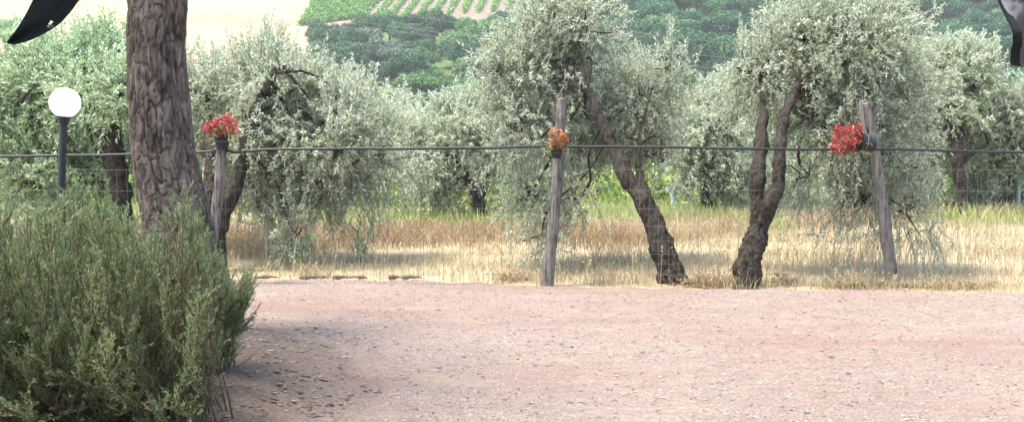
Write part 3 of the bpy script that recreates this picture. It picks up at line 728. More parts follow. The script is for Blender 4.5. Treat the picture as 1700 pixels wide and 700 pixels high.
# ------------------------------------------------------------------ rosemary bush
def rosemary():
    prof_x = [-150, 0, 50, 100, 150, 190, 225, 245, 270, 300, 330, 352, 380, 405, 432]
    prof_y = [320, 322, 345, 300, 325, 300, 375, 415, 350, 322, 352, 400, 485, 455, 478]
    root = thing('rosemary_bush', 'tall feathery green shrub filling the lower left foreground', 'shrub', (-2.5, 5.6, 0.15))
    st = MB(); fol = MB(); dead = MB()
    n = 620
    px = rng.uniform(-150, 425, n)
    top = np.interp(px, prof_x, prof_y)
    top = top + 26 * np.array([noise.noise(Vector((q * 0.045, 2.0, 0))) for q in px]) + 20 * (px < 210)
    py = top + rng.random(n) ** 1.5 * np.where(px > 350, 70, 330)
    kp = rng.random(n) < np.where(px > 345, np.where(py > np.interp(px, prof_x, prof_y) + 45, 0.15, 0.75), 1.0); px, py = px[kp], py[kp]; n = len(px)
    dep = rng.uniform(4.5, 6.3, n)
    dep = np.where(px > 340, rng.uniform(5.9, 6.5, n), dep)
    tips = np.array([at(a, b, c) for a, b, c in zip(px, py, dep)])
    roots = np.stack([tips[:, 0] * 0.72 - 0.52 + rng.normal(size=n) * 0.10, 5.6 + (tips[:, 1] - 5.5) * 0.55 + rng.normal(size=n) * 0.08, np.full(n, 0.15)], -1)
    side_ = px > 345
    rt_ = at(318, 640, 6.0)
    roots[side_] = np.array([rt_[0], 6.1, 0.12]) + rng.normal(size=(side_.sum(), 3)) * np.array([0.07, 0.10, 0.0])
    tips[:, 2] = np.maximum(tips[:, 2], 0.28)
    m = 9; t = np.linspace(0, 1, m)[None, :, None]
    hor = (tips - roots) * np.array([1, 1, 0])
    wig = rng.normal(size=(n, 1, 3)) * 0.03
    C = roots[:, None] + (tips - roots)[:, None] * t + hor[:, None] * np.where(px > 345, -0.10, 0.28)[:, None, None] * np.sin(np.pi * t) * 0.8 + wig * np.sin(2 * np.pi * t)
    tubes(st, C, np.broadcast_to(np.linspace(0.0045, 0.0013, m), (n, m)), 4)
    def cpos(i, u):   # interpolate on curve i at u
        f = u * (m - 1); a = np.clip(f.astype(int), 0, m - 2); fr = (f - a)[:, None]
        return C[i, a] * (1 - fr) + C[i, a + 1] * fr, nrm(C[i, a + 1] - C[i, a])
    # side shoots
    k = 21; i2 = np.repeat(np.arange(n), k); u2 = rng.uniform(0.18, 0.98, len(i2))
    P0, T0 = cpos(i2, u2)
    D0 = nrm(T0 * 1.0 + rng.normal(size=P0.shape) * 0.48 + np.array([0.08, 0, 0.35]))
    L0 = rng.uniform(0.07, 0.22, len(i2)) * (1.15 - 0.6 * u2)
    mm = 4; t2 = np.linspace(0, 1, mm)[None, :, None]
    S = P0[:, None] + D0[:, None] * L0[:, None, None] * t2 + np.array([0, 0, 0.12]) * L0[:, None, None] * t2 ** 2
    tubes(st, S, np.broadcast_to(np.linspace(0.0025, 0.001, mm), (len(i2), mm)), 3)
    q = 34; i3 = np.repeat(np.arange(len(i2)), q); u3 = rng.uniform(0.05, 1.05, len(i3))
    Pn = P0[i3] + D0[i3] * (L0[i3] * u3)[:, None] + np.array([0, 0, 0.12]) * (L0[i3] * u3 ** 2)[:, None]
    Dn = D0[i3] * 0.85 + nrm(rng.normal(size=Pn.shape)) * 0.6
    stemt = np.clip(0.42 + 0.22 * rng.normal(size=n), 0, 0.85)
    tn = np.clip(stemt[i2[i3]] * 0.8 + 0.25 * rng.random(len(i3)), 0, 1)
    drys = rng.random(len(i2)) < 0.05
    tn = np.where(drys[i3], 0.95, tn)
    leaves(fol, Pn, Dn, rng.uniform(0.013, 0.026, len(i3)), 0.0042, tn)
    # tips of the main stems
    q = 60; i3 = np.repeat(np.arange(n), q); u3 = rng.uniform(0.7, 1.0, len(i3))
    Pn, Tn = cpos(i3, u3)
    leaves(fol, Pn, Tn * 0.8 + nrm(rng.normal(size=Pn.shape)) * 0.6, 0.02, 0.0032, np.clip(stemt[i3] + 0.1 * rng.random(len(i3)), 0, 1))
    # bare brown stems showing in the middle
    n4 = 26
    tp = np.array([at(random.uniform(255, 320), random.uniform(372, 470), random.uniform(4.6, 5.2)) for _ in range(n4)])
    rt = np.stack([tp[:, 0] * 0.8 - 0.32, tp[:, 1] + 0.2, np.full(n4, 0.15)], -1)
    t = np.linspace(0, 1, 7)[None, :, None]
    Cd = rt[:, None] + (tp - rt)[:, None] * t + rng.normal(size=(n4, 1, 3)) * 0.05 * np.sin(np.pi * t)
    tubes(dead, Cd, np.broadcast_to(np.linspace(0.005, 0.0015, 7), (n4, 7)), 4)
    i5 = np.repeat(np.arange(n4), 9); u5 = rng.uniform(0.5, 1, len(i5)); f = u5 * 6; a = np.clip(f.astype(int), 0, 5); fr = (f - a)[:, None]
    P5 = Cd[i5, a] * (1 - fr) + Cd[i5, a + 1] * fr; D5 = nrm(np.array([0, 0, 1.0]) + rng.normal(size=P5.shape) * 0.4)
    S5 = P5[:, None] + D5[:, None] * rng.uniform(0.05, 0.14, (len(i5), 1, 1)) * np.linspace(0, 1, 3)[None, :, None]
    tubes(dead, S5, np.broadcast_to(np.array([0.0016, 0.0012, 0.0008]), (len(i5), 3)), 3)
    st.build('stems', M['dead_wood'], root)
    d = dead.build('dry_stems', M['dead_wood'], root); d['label'] = 'bare brown stems in the middle of the shrub'
    fol.build('foliage', M['rosemary'], root)
rosemary()

# ------------------------------------------------------------------ fence: posts, hose, wire
FY = 11.12
def post(label, top, bot, Y, w, split=False):
    a, b = at(*bot, Y), at(*top, Y)
    d = nrm(b - a); a = a - d * 0.12
    root = thing('wooden_post', label, 'fence post', (a[0], Y, 0.0), 'wooden posts of the yard fence')
    mb = MB(); n = 34; r = w / 2 * pxm(Y)
    P = a[None] + (b - a)[None] * np.linspace(0, 1, n)[:, None]
    P[:, 0] += 0.012 * np.sin(np.linspace(0, 5, n) + Y)
    rad = r * np.linspace(1.06, 0.88, n)
    gnarly(mb, P, rad, n=90, sides=30, amp=0.10, fr=7, seed=top[0])
    mb.build('shaft', M['post_wood'], root, smooth=True)
    if split:   # weathered split sliver standing proud at the top
        q = MB(); P = np.array([at(1438, 262, Y - 0.06), at(1434, 215, Y - 0.055), at(1428, 168, Y - 0.05)])
        gnarly(q, P, [0.030, 0.026, 0.012], n=26, sides=10, amp=0.12, fr=8, seed=4)
        o = q.build('split_sliver', M['post_wood'], root, smooth=True)
    return root
post('grey weathered post leaning right, its top hidden under the left flower pot', (370, 238), (340, 500), 11.0, 18)
post('grey weathered post leaning slightly right, nearly in the middle of the fence', (933, 165), (910, 474), 11.12, 19)
post('grey split post leaning left beside the right flower pot', (1438, 172), (1484, 474), 11.12, 19, True)

def hose():
    pts = [(-60, 262), (0, 260), (100, 258), (200, 257), (340, 252), (372, 250), (395, 253), (450, 248), (600, 247), (760, 246), (925, 243), (1050, 244), (1200, 246), (1330, 248), (1452, 247), (1560, 250), (1700, 253), (1790, 256)]
    P = np.array([at(a, b, FY - 0.13) for a, b in pts]); n = 150
    C = catmull(P, n)
    C[:, 2] += 0.006 * np.array([noise.noise(Vector((c[0] * 2.2, 0, 0))) for c in C]); C[:, 1] += 0.01 * np.array([noise.noise(Vector((c[0] * 1.5, 5, 0))) for c in C])
    mb = MB(); tubes(mb, C[None], np.full((1, n), 0.014), 10)
    # wrapped lighter tie wires along it
    o = mb.build('irrigation_hose', M['hose'], smooth=True)
    tag(o, 'black irrigation hose strung level from post to post along the fence', 'hose')
hose()
def wirefence():
    root = thing('wire_fence', 'thin wire mesh fence between the posts at the yard edge', 'fence', (0, FY, 0))
    mb = MB(); x0, x1 = -6.4, 6.4
    xs = np.arange(x0, x1, 0.1)
    ext = [2.32 * 0 + x for x in xs]
    def fy(x): return FY - 0.02 + 0.02 * math.sin(x * 0.9)
    top = 1.18
    P = []
    for x in xs:
        xx = x + random.uniform(-0.006, 0.006); sg = random.uniform(-0.012, 0.012)
        P.append([[xx, fy(x), 0.0], [xx + sg, fy(x) + sg, top * 0.5], [xx, fy(x), top]])
    tubes(mb, np.array(P), np.full((len(P), 3), 0.0013), 4)
    for h in (0.03, 0.12, 0.22, 0.33, 0.46, 0.61, 0.79, 0.98, top):
        C = np.array([[x, fy(x), h + 0.008 * math.sin(x * 2.1 + h * 20)] for x in np.arange(x0, x1, 0.2)])
        tubes(mb, C[None], np.full((1, len(C)), 0.0013), 4)
    mb.build('wire_mesh', M['wire'], root)
wirefence()

# ------------------------------------------------------------------ flower pots
def potplant(label, c, axis, pr, ph, heads, leafs, fr, petal='petal'):
    """c centre of pot base, axis = direction of the opening"""
    c = np.asarray(c, float); ax = nrm(np.asarray(axis, float))
    root = thing('flower_pot', label, 'potted flowers', c, 'flower pots hung on the fence posts')
    mb = MB(); lathe(mb, [(0.002, 0), (pr * 0.72, 0), (pr * 0.97, ph * 0.86), (pr * 1.08, ph * 0.87), (pr * 1.1, ph), (pr * 0.98, ph), (pr * 0.93, ph * 0.9), (pr * 0.9, ph * 0.86)], c, ax, 28)
    pot = mb.build('pot', M['black_pot'], root, smooth=False)
    mb = MB(); lathe(mb, [(pr * 0.92, ph * 0.84), (pr * 0.5, ph * 0.9), (0.002, ph * 0.9)], c, ax, 20); mb.build('soil', M['soil'], pot)
    mb = MB(); lathe(mb, [(pr * 0.99, ph * 0.62), (pr * 0.985, ph * 0.64), (pr * 1.0, ph * 0.66), (pr * 0.93, ph * 0.66)], c, ax, 24)
    mb.build('tie_wire', M['wire'], pot)
    mouth = c + ax * ph * 0.9
    fol = MB()
    n = leafs
    u = nrm(rng.normal(size=(n, 3)) + ax * 1.0); rr = rng.uniform(0.35, 0.95, (n, 1))
    P = mouth + u * rr * np.array([fr[0], fr[0] * 0.8, fr[1]])
    leaves(fol, P, rng.normal(size=(n, 3)) + u, rng.uniform(0.03, 0.055, n), 0.04, rng.random(n))
    S = mouth[None, None] + (P - mouth)[:, None] * np.linspace(0, 1, 4)[None, :, None]
    tubes(fol, S[::3], np.full((len(S[::3]), 4), 0.002), 3)
    fol.build('foliage', M['geranium_leaf'], root)
    for h in heads:
        hc = np.asarray(h[:3], float); r = h[3]; mb = MB(); k = 110
        u = nrm(rng.normal(size=(k, 3))); P = hc + u * r * rng.uniform(0.3, 1.25, (k, 1)) * rng.uniform(0.7, 1.15, (k, 1))
        leaves(mb, P, u + rng.normal(size=(k, 3)) * 0.9, rng.uniform(0.012, 0.024, k), 0.014, rng.random(k))
        tubes(mb, (mouth + (hc - mouth) * np.linspace(0, 1, 4)[:, None])[None], np.full((1, 4), 0.0025), 4)
        mb.build('flower_head', M[petal], root)
    return root
def hd(pts, Y, r=0.045):
    return [(*at(a, b, Y + random.uniform(-0.1, 0.08)), r * random.uniform(0.75, 1.15)) for a, b in pts]
potplant('upright black pot of scarlet flowers on top of the left post', at(369, 248, 10.98), (0.02, 0, 1), 0.078, 0.125,
         hd([(342, 213), (351, 207), (360, 203), (370, 200), (379, 199), (389, 204), (391, 215), (383, 212), (372, 212), (361, 216), (350, 217), (378, 222), (366, 222), (380, 194)], 10.95, 0.040), 90, (0.19, 0.13))
potplant('small black pot of red and orange flowers tied to the middle post', at(924, 262, 10.98), (0, -0.12, 1), 0.058, 0.085,
         hd([(916, 222), (926, 217), (934, 224), (919, 232), (930, 232), (938, 232), (917, 241), (928, 240)], 10.93, 0.030), 70, (0.10, 0.14), 'petal_orange')
potplant('tilted black pot spilling red flowers beside the right post', at(1450, 240, 10.95), (-0.93, -0.2, 0.18), 0.095, 0.17,
         hd([(1390, 222), (1388, 234), (1395, 244), (1402, 232), (1400, 218), (1410, 214), (1412, 228), (1408, 240), (1418, 236), (1420, 220), (1396, 252), (1426, 212), (1428, 228), (1392, 212), (1414, 246), (1384, 243)], 10.85, 0.042), 80, (0.16, 0.17))

# ------------------------------------------------------------------ lamp
def lamp():
    Y = 9.0; c = at(108, 171, Y); s = pxm(Y)
    root = thing('garden_lamp', 'white globe lamp on a slim dark pole standing behind the shrub', 'lamp', (at(94, 500, Y)[0], Y, 0.0))
    mb = MB(); r = 25 * s
    lathe(mb, [(max(0.002, r * math.cos(t)), r * math.sin(t)) for t in np.linspace(-1.2, math.pi / 2, 30)], c, (0, 0, 1), 40)
    mb.build('globe', M['globe'], root, smooth=True)
    mb = MB(); t = at(106, 197, Y); lathe(mb, [(0.002, 0.03), (0.052, 0.03), (0.056, 0.018), (0.056, 0.0), (0.045, -0.006), (0.036, -0.05), (0.002, -0.05)], t, (0, 0, 1), 28)
    mb.build('collar', M['lamp_pole'], root)
    b = at(94, 560, Y); b[2] = -0.02
    mb = MB(); tubes(mb, np.array([[b, b * 0.5 + t * 0.5, t]]), np.full((1, 3), 0.031), 24); mb.build('pole', M['lamp_pole'], root, smooth=True)
    mb = MB(); lathe(mb, [(0.11, -0.02), (0.11, 0.02), (0.06, 0.035), (0.04, 0.08), (0.032, 0.085)], b + np.array([0, 0, 0.02]), (0, 0, 1), 28); mb.build('base_plate', M['lamp_pole'], root)
lamp()

# ------------------------------------------------------------------ parasols (corners hang into the frame)
def fabric_patch(mb, f, nu, nv, th=0.002):
    """two sided cloth sheet with thickness from f(u,v)->point"""
    G = np.array([[f(u, v) for u in np.linspace(0, 1, nu)] for v in np.linspace(0, 1, nv)])
    du = np.gradient(G, axis=1); dv = np.gradient(G, axis=0); Nn = nrm(np.cross(du, dv))
    for sg in (-1, 1):
        V = (G + Nn * th * sg * 0.5).reshape(-1, 3); idx = np.arange(nu * nv).reshape(nv, nu)
        Fq = np.stack([idx[:-1, :-1], idx[:-1, 1:], idx[1:, 1:], idx[1:, :-1]], -1).reshape(-1, 4)
        mb.add(V, Fq if sg > 0 else Fq[:, ::-1])
def parasol(label, side, mat, hm):
    c = np.array([2.15 * side, 0.75, 0]); hs = 1.3
    root = thing('parasol', label, 'parasol', (c[0], c[1], 0), 'parasols over the terrace')
    zt, ze = 2.85, 2.12
    mb = MB()
    cor = [np.array([c[0] + sx * hs, c[1] + sy * hs, ze]) for sx, sy in ((-1, -1), (1, -1), (1, 1), (-1, 1))]
    apex = np.array([c[0], c[1], zt])
    for i in range(4):
        a, b = cor[i], cor[(i + 1) % 4]
        def f(u, v, a=a, b=b):
            e = a * (1 - u) + b * u; p = apex * (1 - v) + e * v
            p = p.copy(); p[2] += -0.05 * math.sin(math.pi * v) + 0.05 * v * math.sin(math.pi * u) ; return p
        fabric_patch(mb, f, 14, 14)
    mb.build('canopy', M[mat], root, smooth=True)
    mb = MB(); tubes(mb, np.array([[[c[0], c[1], 0.05], [c[0], c[1], 1.5], [c[0], c[1], zt]]]), np.full((1, 3), 0.024), 20); mb.build('pole', M['lamp_pole'], root, smooth=True)
    mb = MB(); lathe(mb, [(0.27, 0.03), (0.27, 0.09), (0.06, 0.12), (0.035, 0.3), (0.03, 0.3)], (c[0], c[1], 0), (0, 0, 1), 30); mb.build('base', M['lamp_pole'], root)
    for q in cor:
        mb = MB(); a = apex - np.array([0, 0, 0.07]); e = q - np.array([0, 0, 0.03]); tubes(mb, np.array([[a, (a + e) / 2 - np.array([0, 0, 0.05]), e]]), np.full((1, 3), 0.008), 8); mb.build('rib', M['lamp_pole'], root)
    mb = MB(); lathe(mb, [(0.03, 0), (0.035, 0.03), (0.012, 0.07), (0.002, 0.08)], apex, (0, 0, 1), 16); mb.build('finial', M['lamp_pole'], root)
    return root, cor
rootL, corL = parasol('black parasol with a loose pointed corner flap hanging at the top left', -1, 'black_fabric', None)
Yp = 2.02
def flapL():
    left = catmull([at(88, -70, Yp), at(52, 0, Yp), at(33, 38, Yp), at(13, 71, Yp)], 30)
    right = catmull([at(205, -110, Yp), at(131, 0, Yp), at(118, 20, Yp), at(99, 41, Yp), at(72, 58, Yp), at(46, 69, Yp), at(24, 74, Yp), at(14, 73, Yp)], 30)
    mb = MB()
    def f(u, v):
        i = v * 29; a = int(min(28, i)); fr = i - a
        l = left[a] * (1 - fr) + left[a + 1] * fr; r = right[a] * (1 - fr) + right[a + 1] * fr
        p = l * (1 - u) + r * u; p = p.copy(); p[1] += 0.035 * math.sin(math.pi * u) * (1 - v) + 0.006 * math.sin(9 * u + 4 * v); return p
    nu, nv = 40, 46
    G = np.array([[f(u, v) for u in np.linspace(0, 1, nu)] for v in np.linspace(0, 1, nv)])
    hole = at(75, 37, Yp); idx = np.arange(nu * nv).reshape(nv, nu)
    Fq = np.stack([idx[:-1, :-1], idx[:-1, 1:], idx[1:, 1:], idx[1:, :-1]], -1).reshape(-1, 4)
    for sg in (0, 1):
        V = G.copy().reshape(-1, 3); V[:, 1] += 0.0025 * sg
        cen = V[Fq].mean(1); s = pxm(Yp)
        dx = (cen[:, 0] - hole[0]) / s; dz = (cen[:, 2] - hole[2]) / s
        u = dx * 0.9 - dz * 0.43; w = dx * 0.43 + dz * 0.9
        keep = (u / 3.0) ** 2 + (w / 6.5) ** 2 > 1
        mb.add(V, Fq[keep])
    flap = mb.build('corner_flap', M['black_fabric'], rootL, smooth=True)
    mb = MB(); p = at(76, 44, Yp - 0.012); th = np.linspace(0, 2 * np.pi, 16)
    ring = np.stack([p[0] + 0.006 * np.cos(th) + 0.008, np.full(16, p[1]), p[2] + 0.002 * np.sin(th)], -1)
    tubes(mb, ring[None], np.full((1, 16), 0.0012), 6); mb.build('eyelet', M['wire'], flap)
    # seam cord up to the rib end
    mb = MB(); a = corL[2]; b = at(88, -70, Yp); tubes(mb, np.array([[a, (a + b) / 2, b]]), np.full((1, 3), 0.004), 6); mb.build('cord', M['black_fabric'], rootL)
flapL()
rootR, corR = parasol('grey parasol whose creased cloth hangs down at the top right corner', 1, 'grey_fabric', None)
def flapR():
    mb = MB()
    def f(u, v):
        l = at(1653 + (u * 0) + 22 * v ** 1.3, -150 + 260 * v, Yp); r = at(1850, -150 + 262 * v, Yp)
        if v > 0.999: pass
        p = l * (1 - u) + r * u; p = p.copy()
        p[1] += 0.016 * math.sin(u * 11 + 5 * v + 0.6) * (0.4 + v) + 0.010 * math.sin(26 * u - 9 * v) + 0.006 * math.sin(14 * v + 4 * u) + 0.014 * noise.noise(Vector((u * 9, v * 7, 1))) + 0.006 * abs(noise.noise(Vector((u * 20 + v * 9, v * 16, 4))))
        p[2] += 0.004 * math.sin(u * 14) * v
        return p
    fabric_patch(mb, f, 70, 60, 0.003)
    mb.build('hanging_cloth', M['grey_fabric'], rootR, smooth=True)
    mb = MB()
    def g(u, v):
        a = f(0.0, v); p = a.copy(); wid = 0.004 + 0.013 * min(1, v * 1.2)
        p[0] += wid * u - 0.004; p[1] -= 0.006 + 0.003 * math.sin(7 * v) - 0.004 * u; return p
    fabric_patch(mb, g, 6, 40, 0.003)
    mb.build('dark_hem', M['black_fabric'], rootR, smooth=True)
flapR()

# ------------------------------------------------------------------ small things along the fence
def stick(label, pts, rad, name='fallen_branch'):
    mb = MB(); P = np.array(pts); gnarly(mb, P, rad, n=6 * len(P), sides=8, amp=0.2, fr=10)
    d = []
    for k in range(5):
        i = random.randint(0, len(P) - 1); q = P[i] + np.array([random.uniform(-0.22, 0.22), random.uniform(-0.08, 0.08), random.uniform(0.03, 0.14)])
        d.append([P[i], (P[i] + q) / 2 + np.array([0, 0, 0.02]), q])
    tubes(mb, np.array(d), np.tile([0.007, 0.005, 0.002], (5, 1)), 5)
    o = mb.build(name, M['dead_wood'], smooth=True); tag(o, label, 'branch')
stick('dry brown branch lying in the straw at the foot of the right post', [at(1400, 476, 10.9), at(1440, 470, 10.95), at(1490, 472, 11.0), at(1560, 480, 10.95)], [0.012, 0.022, 0.02, 0.008])
stick('dry branch lying to the right of the leaning trunk', [at(1135, 470, 11.05), at(1165, 468, 11.05), at(1205, 474, 11.0)], [0.014, 0.012, 0.006])
def brush(label, px, w, h, n, Y):
    root = MB(); P = np.array([[at(px + random.gauss(0, w * 0.4), 478, Y)[0], Y + random.uniform(-0.1, 0.15), 0.0] for _ in range(n)])
    D = nrm(rng.normal(size=(n, 3)) * np.array([1, 0.6, 0.3]) + np.array([0, 0, 0.75])); L0 = rng.uniform(0.4, 1, n) * h
    t = np.linspace(0, 1, 5)[None, :, None]
    C = P[:, None] + D[:, None] * L0[:, None, None] * t - np.array([0, 0, 1.0]) * L0[:, None, None] * 0.3 * t ** 2
    tubes(root, C, np.tile(np.linspace(0.004, 0.001, 5), (n, 1)), 3)
    ii = np.repeat(np.arange(n), 9); u = rng.random(len(ii))
    Pp = P[ii] + D[ii] * (L0[ii] * u)[:, None] - np.array([0, 0, 1.0]) * (L0[ii] * 0.3 * u ** 2)[:, None]
    leaves(root, Pp, rng.normal(size=(len(ii), 3)), 0.035, 0.010, rng.random(len(ii)))
    o = root.build('dry_shrub', M['grass_brown']); tag(o, label, 'dry shrub'); return o
brush('low tangle of dry twigs between the leaning and the forked trunks', 1175, 55, 0.30, 190, 11.05)
brush('brown dry brush at the foot of the right post', 1405, 50, 0.24, 190, 11.0)
brush('dry weedy clump at the foot of the middle post, on its left', 852, 30, 0.34, 60, 11.5)
brush('low dry clump right of the right post', 1590, 80, 0.22, 160, 10.95)
brush('dry clump at the foot of the forked trunk, on its right', 1300, 35, 0.3, 50, 11.3)
# edging stones and clods at the back left of the yard
for k, (px, py, w) in enumerate([(442, 462, 44), (521, 464, 52), (566, 465, 30), (590, 466, 40), (655, 467, 22), (683, 467, 36)]):
    mb = MB(); c = at(px, py, 11.6); c[2] = 0.025; s = w * pxm(11.6) * 0.5
    gnarly(mb, [c + np.array([-s, 0, 0]), c + np.array([-s * 0.6, 0, 0.005]), c + np.array([s * 0.5, 0.02, 0.008]), c + np.array([s, 0, 0])], [0.005, 0.014 + 0.006 * (k % 3), 0.010 + 0.005 * (k % 2), 0.005], n=16, sides=12, amp=0.35, fr=9, seed=k * 3.1)
    o = mb.build('edging_stone', M['bed'] if k % 2 else M['dead_wood'], smooth=True)
    tag(o, 'low dark stone in the straw edge at the back left of the yard', 'stone', 'dark stones edging the yard at the back left')

# young shoots (leafy saplings) hanging in the meadow left
def sapling(label, px, py0, py1, Y, n, mat='olive_leaf_green'):
    b = at(px, py1, Y); root = thing('sapling', label, 'sapling', (b[0], Y, 0))
    st = MB(); fo = MB(); h = at(px, py0, Y)[2]
    P0 = np.array([[b[0] + random.gauss(0, 0.03), Y, 0.0] for _ in range(n)]); D = nrm(rng.normal(size=(n, 3)) * 0.22 + np.array([0, 0, 1.0]))
    shoots(fo, st, P0, D, h * rng.uniform(0.6, 1.05, n), 0.03, 26, 0.075, 0.03, (0, 0.8))
    st.build('stems', M['olive_bark_pale'], root); fo.build('foliage', M[mat], root)
sapling('dark leafy sapling standing alone in the brown grass', 604, 345, 415, 13.2, 6)
sapling('short leafy green shoot cluster below the drooping olive crown', 497, 385, 450, 12.6, 12)

# ------------------------------------------------------------------ vine rows behind the grove
stake_xy = []
for r, (Y, w) in enumerate([(22.5, 11), (24.5, 13), (26.5, 14)]):
    root = thing('vine_row', ['nearest row of bright green vines behind the brown grass', 'second row of bright green vines behind the brown grass', 'farthest row of bright green vines of the three behind the grass'][r], 'vine row', (0, Y, 0), 'vine rows behind the olive grove')
    fo = MB(); n = 26000
    x = rng.uniform(-w, w, n); k = rng.random(n) < np.clip(0.5 + 1.3 * vnoise(x, x * 0 + Y, 0.8, 60 + r), 0.05, 1); x = x[k]; n = len(x)
    hgt = 0.75 + 0.3 * vnoise(x, x * 0, 0.9, 70 + r)
    P = np.stack([x, Y + rng.normal(size=n) * 0.2, rng.random(n) ** 0.7 * hgt + 0.12 * rng.random(n)], -1)
    leaves(fo, P, rng.normal(size=(n, 3)), rng.uniform(0.07, 0.13, n), 0.10, rng.random(n))
    fo.build('foliage', M['vine_leaf'], root)
    for a in np.arange(-w, w, 1.1):
        st = MB(); tubes(st, np.array([[[a, Y, 0], [a + 0.04, Y, 0.4], [a - 0.02, Y, 0.8]]]), np.array([[0.03, 0.022, 0.012]]), 5); st.build('vine_stem', M['olive_bark'], root)
for (px, top, Y, lab) in ((1117, 316, 21.5, 'pale blue vineyard stake seen right of the leaning trunk'), (1692, 300, 21.5, 'pale blue vineyard stake at the right edge'), (586, 322, 21.5, 'pale blue vineyard stake left of the small forked olive')):
    t = at(px, top, Y); mb = MB(); tubes(mb, np.array([[[t[0], Y, -0.02], [t[0], Y, t[2] * 0.5], t]]), np.full((1, 3), 0.03), 10)
    lathe(mb, [(0.03, 0), (0.045, 0.0), (0.045, 0.02), (0.002, 0.03)], t, (0, 0, 1), 10)
    tag(mb.build('vineyard_stake', M['blue_paint']), lab, 'stake', 'pale blue vineyard stakes')

# ------------------------------------------------------------------ hillside wood
def wood_proto(seed, mat, R0=4.3, H=8.5, n=17000, name='woodland_tree'):
    rs = np.random.default_rng(seed)
    root = bpy.data.objects.new(name, None); COL.objects.link(root)
    fo = MB(); tr = MB()
    nl = 22; lob = []
    for i in range(nl):
        a = rs.uniform(0, 6.28); el = rs.uniform(-0.2, 1.0); rr = R0 * rs.uniform(0.25, 0.68)
        lob.append((np.array([math.cos(a) * rr, math.sin(a) * rr, H * (0.55 + 0.28 * el * (1 - 0.3 * rr / R0))]), R0 * rs.uniform(0.18, 0.42)))
    lob.append((np.array([0, 0, H * 0.62]), R0 * 0.55))
    per = n // len(lob)
    for c, r in lob:
        u = nrm(rs.normal(size=(per, 3))); u[:, 2] = np.where(u[:, 2] < -0.3, -u[:, 2], u[:, 2])
        q = r * (rs.uniform(0.45, 1.08, (per, 1)) ** 0.5) * (1 + 0.10 * np.sin(u[:, :1] * 7 + c[0]) + 0.08 * np.sin(u[:, 2:] * 9))
        P = c + u * q * np.array([1, 1, 0.8])
        leaves(fo, P, rs.normal(size=(per, 3)), rs.uniform(0.18, 0.34, per), rs.uniform(0.13, 0.24, per), np.clip(0.45 + 0.28 * rs.normal(size=per), 0, 1), u + rs.normal(size=(per, 3)) * 0.6)
    gnarly(tr, [np.array([0, 0, -0.6]), np.array([0.1, 0, H * 0.3]), np.array([0, 0.1, H * 0.6])], [0.28, 0.2, 0.1], n=12, sides=8, amp=0.1, fr=1)
    for c, r in lob[:8]: tubes(tr, np.array([[[0, 0, H * 0.3], c * 0.5 + np.array([0, 0, H * 0.2]), c]]), np.array([[0.13, 0.08, 0.04]]), 5)
    tr.build('trunk', M['wood_bark'], root); fo.build('crown', M[mat], root)
    return root
darks = [wood_proto(100 + i, 'wood_leaf', 4.2 + 0.3 * i, 8.3 + 0.5 * i) for i in range(3)]
pales = [wood_proto(200 + i, 'wood_leaf_pale', 3.4, 6.5) for i in range(2)]
greys = [wood_proto(300 + i, 'wood_leaf_grey', 3.2, 5.8) for i in range(2)]
used = set(); cnt = 0
def place(proto, x, y, sc, label, group):
    global cnt
    if id(proto) in used: o = copy_tree(proto)
    else: o = proto; used.add(id(proto))
    o.location = (x, y, float(hill_z(x, y)) - 0.2); o.rotation_euler = (0, 0, random.uniform(0, 6.28)); o.scale = (sc * random.uniform(0.9, 1.15), sc * random.uniform(0.9, 1.15), sc * random.uniform(0.85, 1.15))
    tag(o, label, 'tree', group); cnt += 1
y = 142.0
while y < 285:
    x = -60 + random.uniform(-2, 2)
    while x < 150:
        xx, yy = x + random.uniform(-2.2, 2.2), y + random.uniform(-2.2, 2.2)
        px, py = proj((xx, yy, float(hill_z(xx, yy))))
        x += 5.4 if px < 900 else 7.2
        if px > 1790 or px < 525: continue
        z = zone(np.array([xx]), np.array([yy]))[0]
        if z == 1: continue
        if z == 2 or (xx < 3 and yy > 200 - 0.10 * (xx + 30)): continue
        if py < -70 or yy > 262: continue
        if px < 900:
            r = random.random()
            if px < 660 and 80 < py < 230 and r < 0.7: place(greys[cnt % 2], xx, yy, random.uniform(0.8, 1.15), 'grey green bushy tree at the left end of the hillside wood', 'grey green trees of the hillside wood')
            elif r < 0.62 or (690 < px < 800 and 150 < py < 240): place(pales[cnt % 2], xx, yy, random.uniform(0.85, 1.25), 'light green leafy tree in the wood below the hill vineyard', 'light green trees of the hillside wood')
            else: place(darks[cnt % 3], xx, yy, random.uniform(0.7, 0.95), 'darker broadleaf tree in the wood below the hill vineyard', 'darker trees of the wood below the vineyard')
        else:
            if random.random() < 0.14: place(pales[cnt % 2], xx, yy, random.uniform(1.0, 1.35), 'mid green tree among the darker wood on the right slope', 'mid green trees of the right hand wood')
            else: place(darks[cnt % 3], xx, yy, random.uniform(0.85, 1.15), 'dark green broadleaf tree in the dense wood on the right slope', 'dark trees of the dense right hand wood')
    y += 6.2
print('wood trees', cnt)
# low trees at foot of dry field
for k, (px, Y) in enumerate([(20, 214), (40, 216), (4, 213), (-30, 214), (330, 262), (352, 262), (375, 262)]):
    p = at(px, 100, Y); place(pales[k % 2], p[0], Y, 0.55, 'small green tree at the edge of the dry hill field', 'small trees at the edge of the dry hill field')

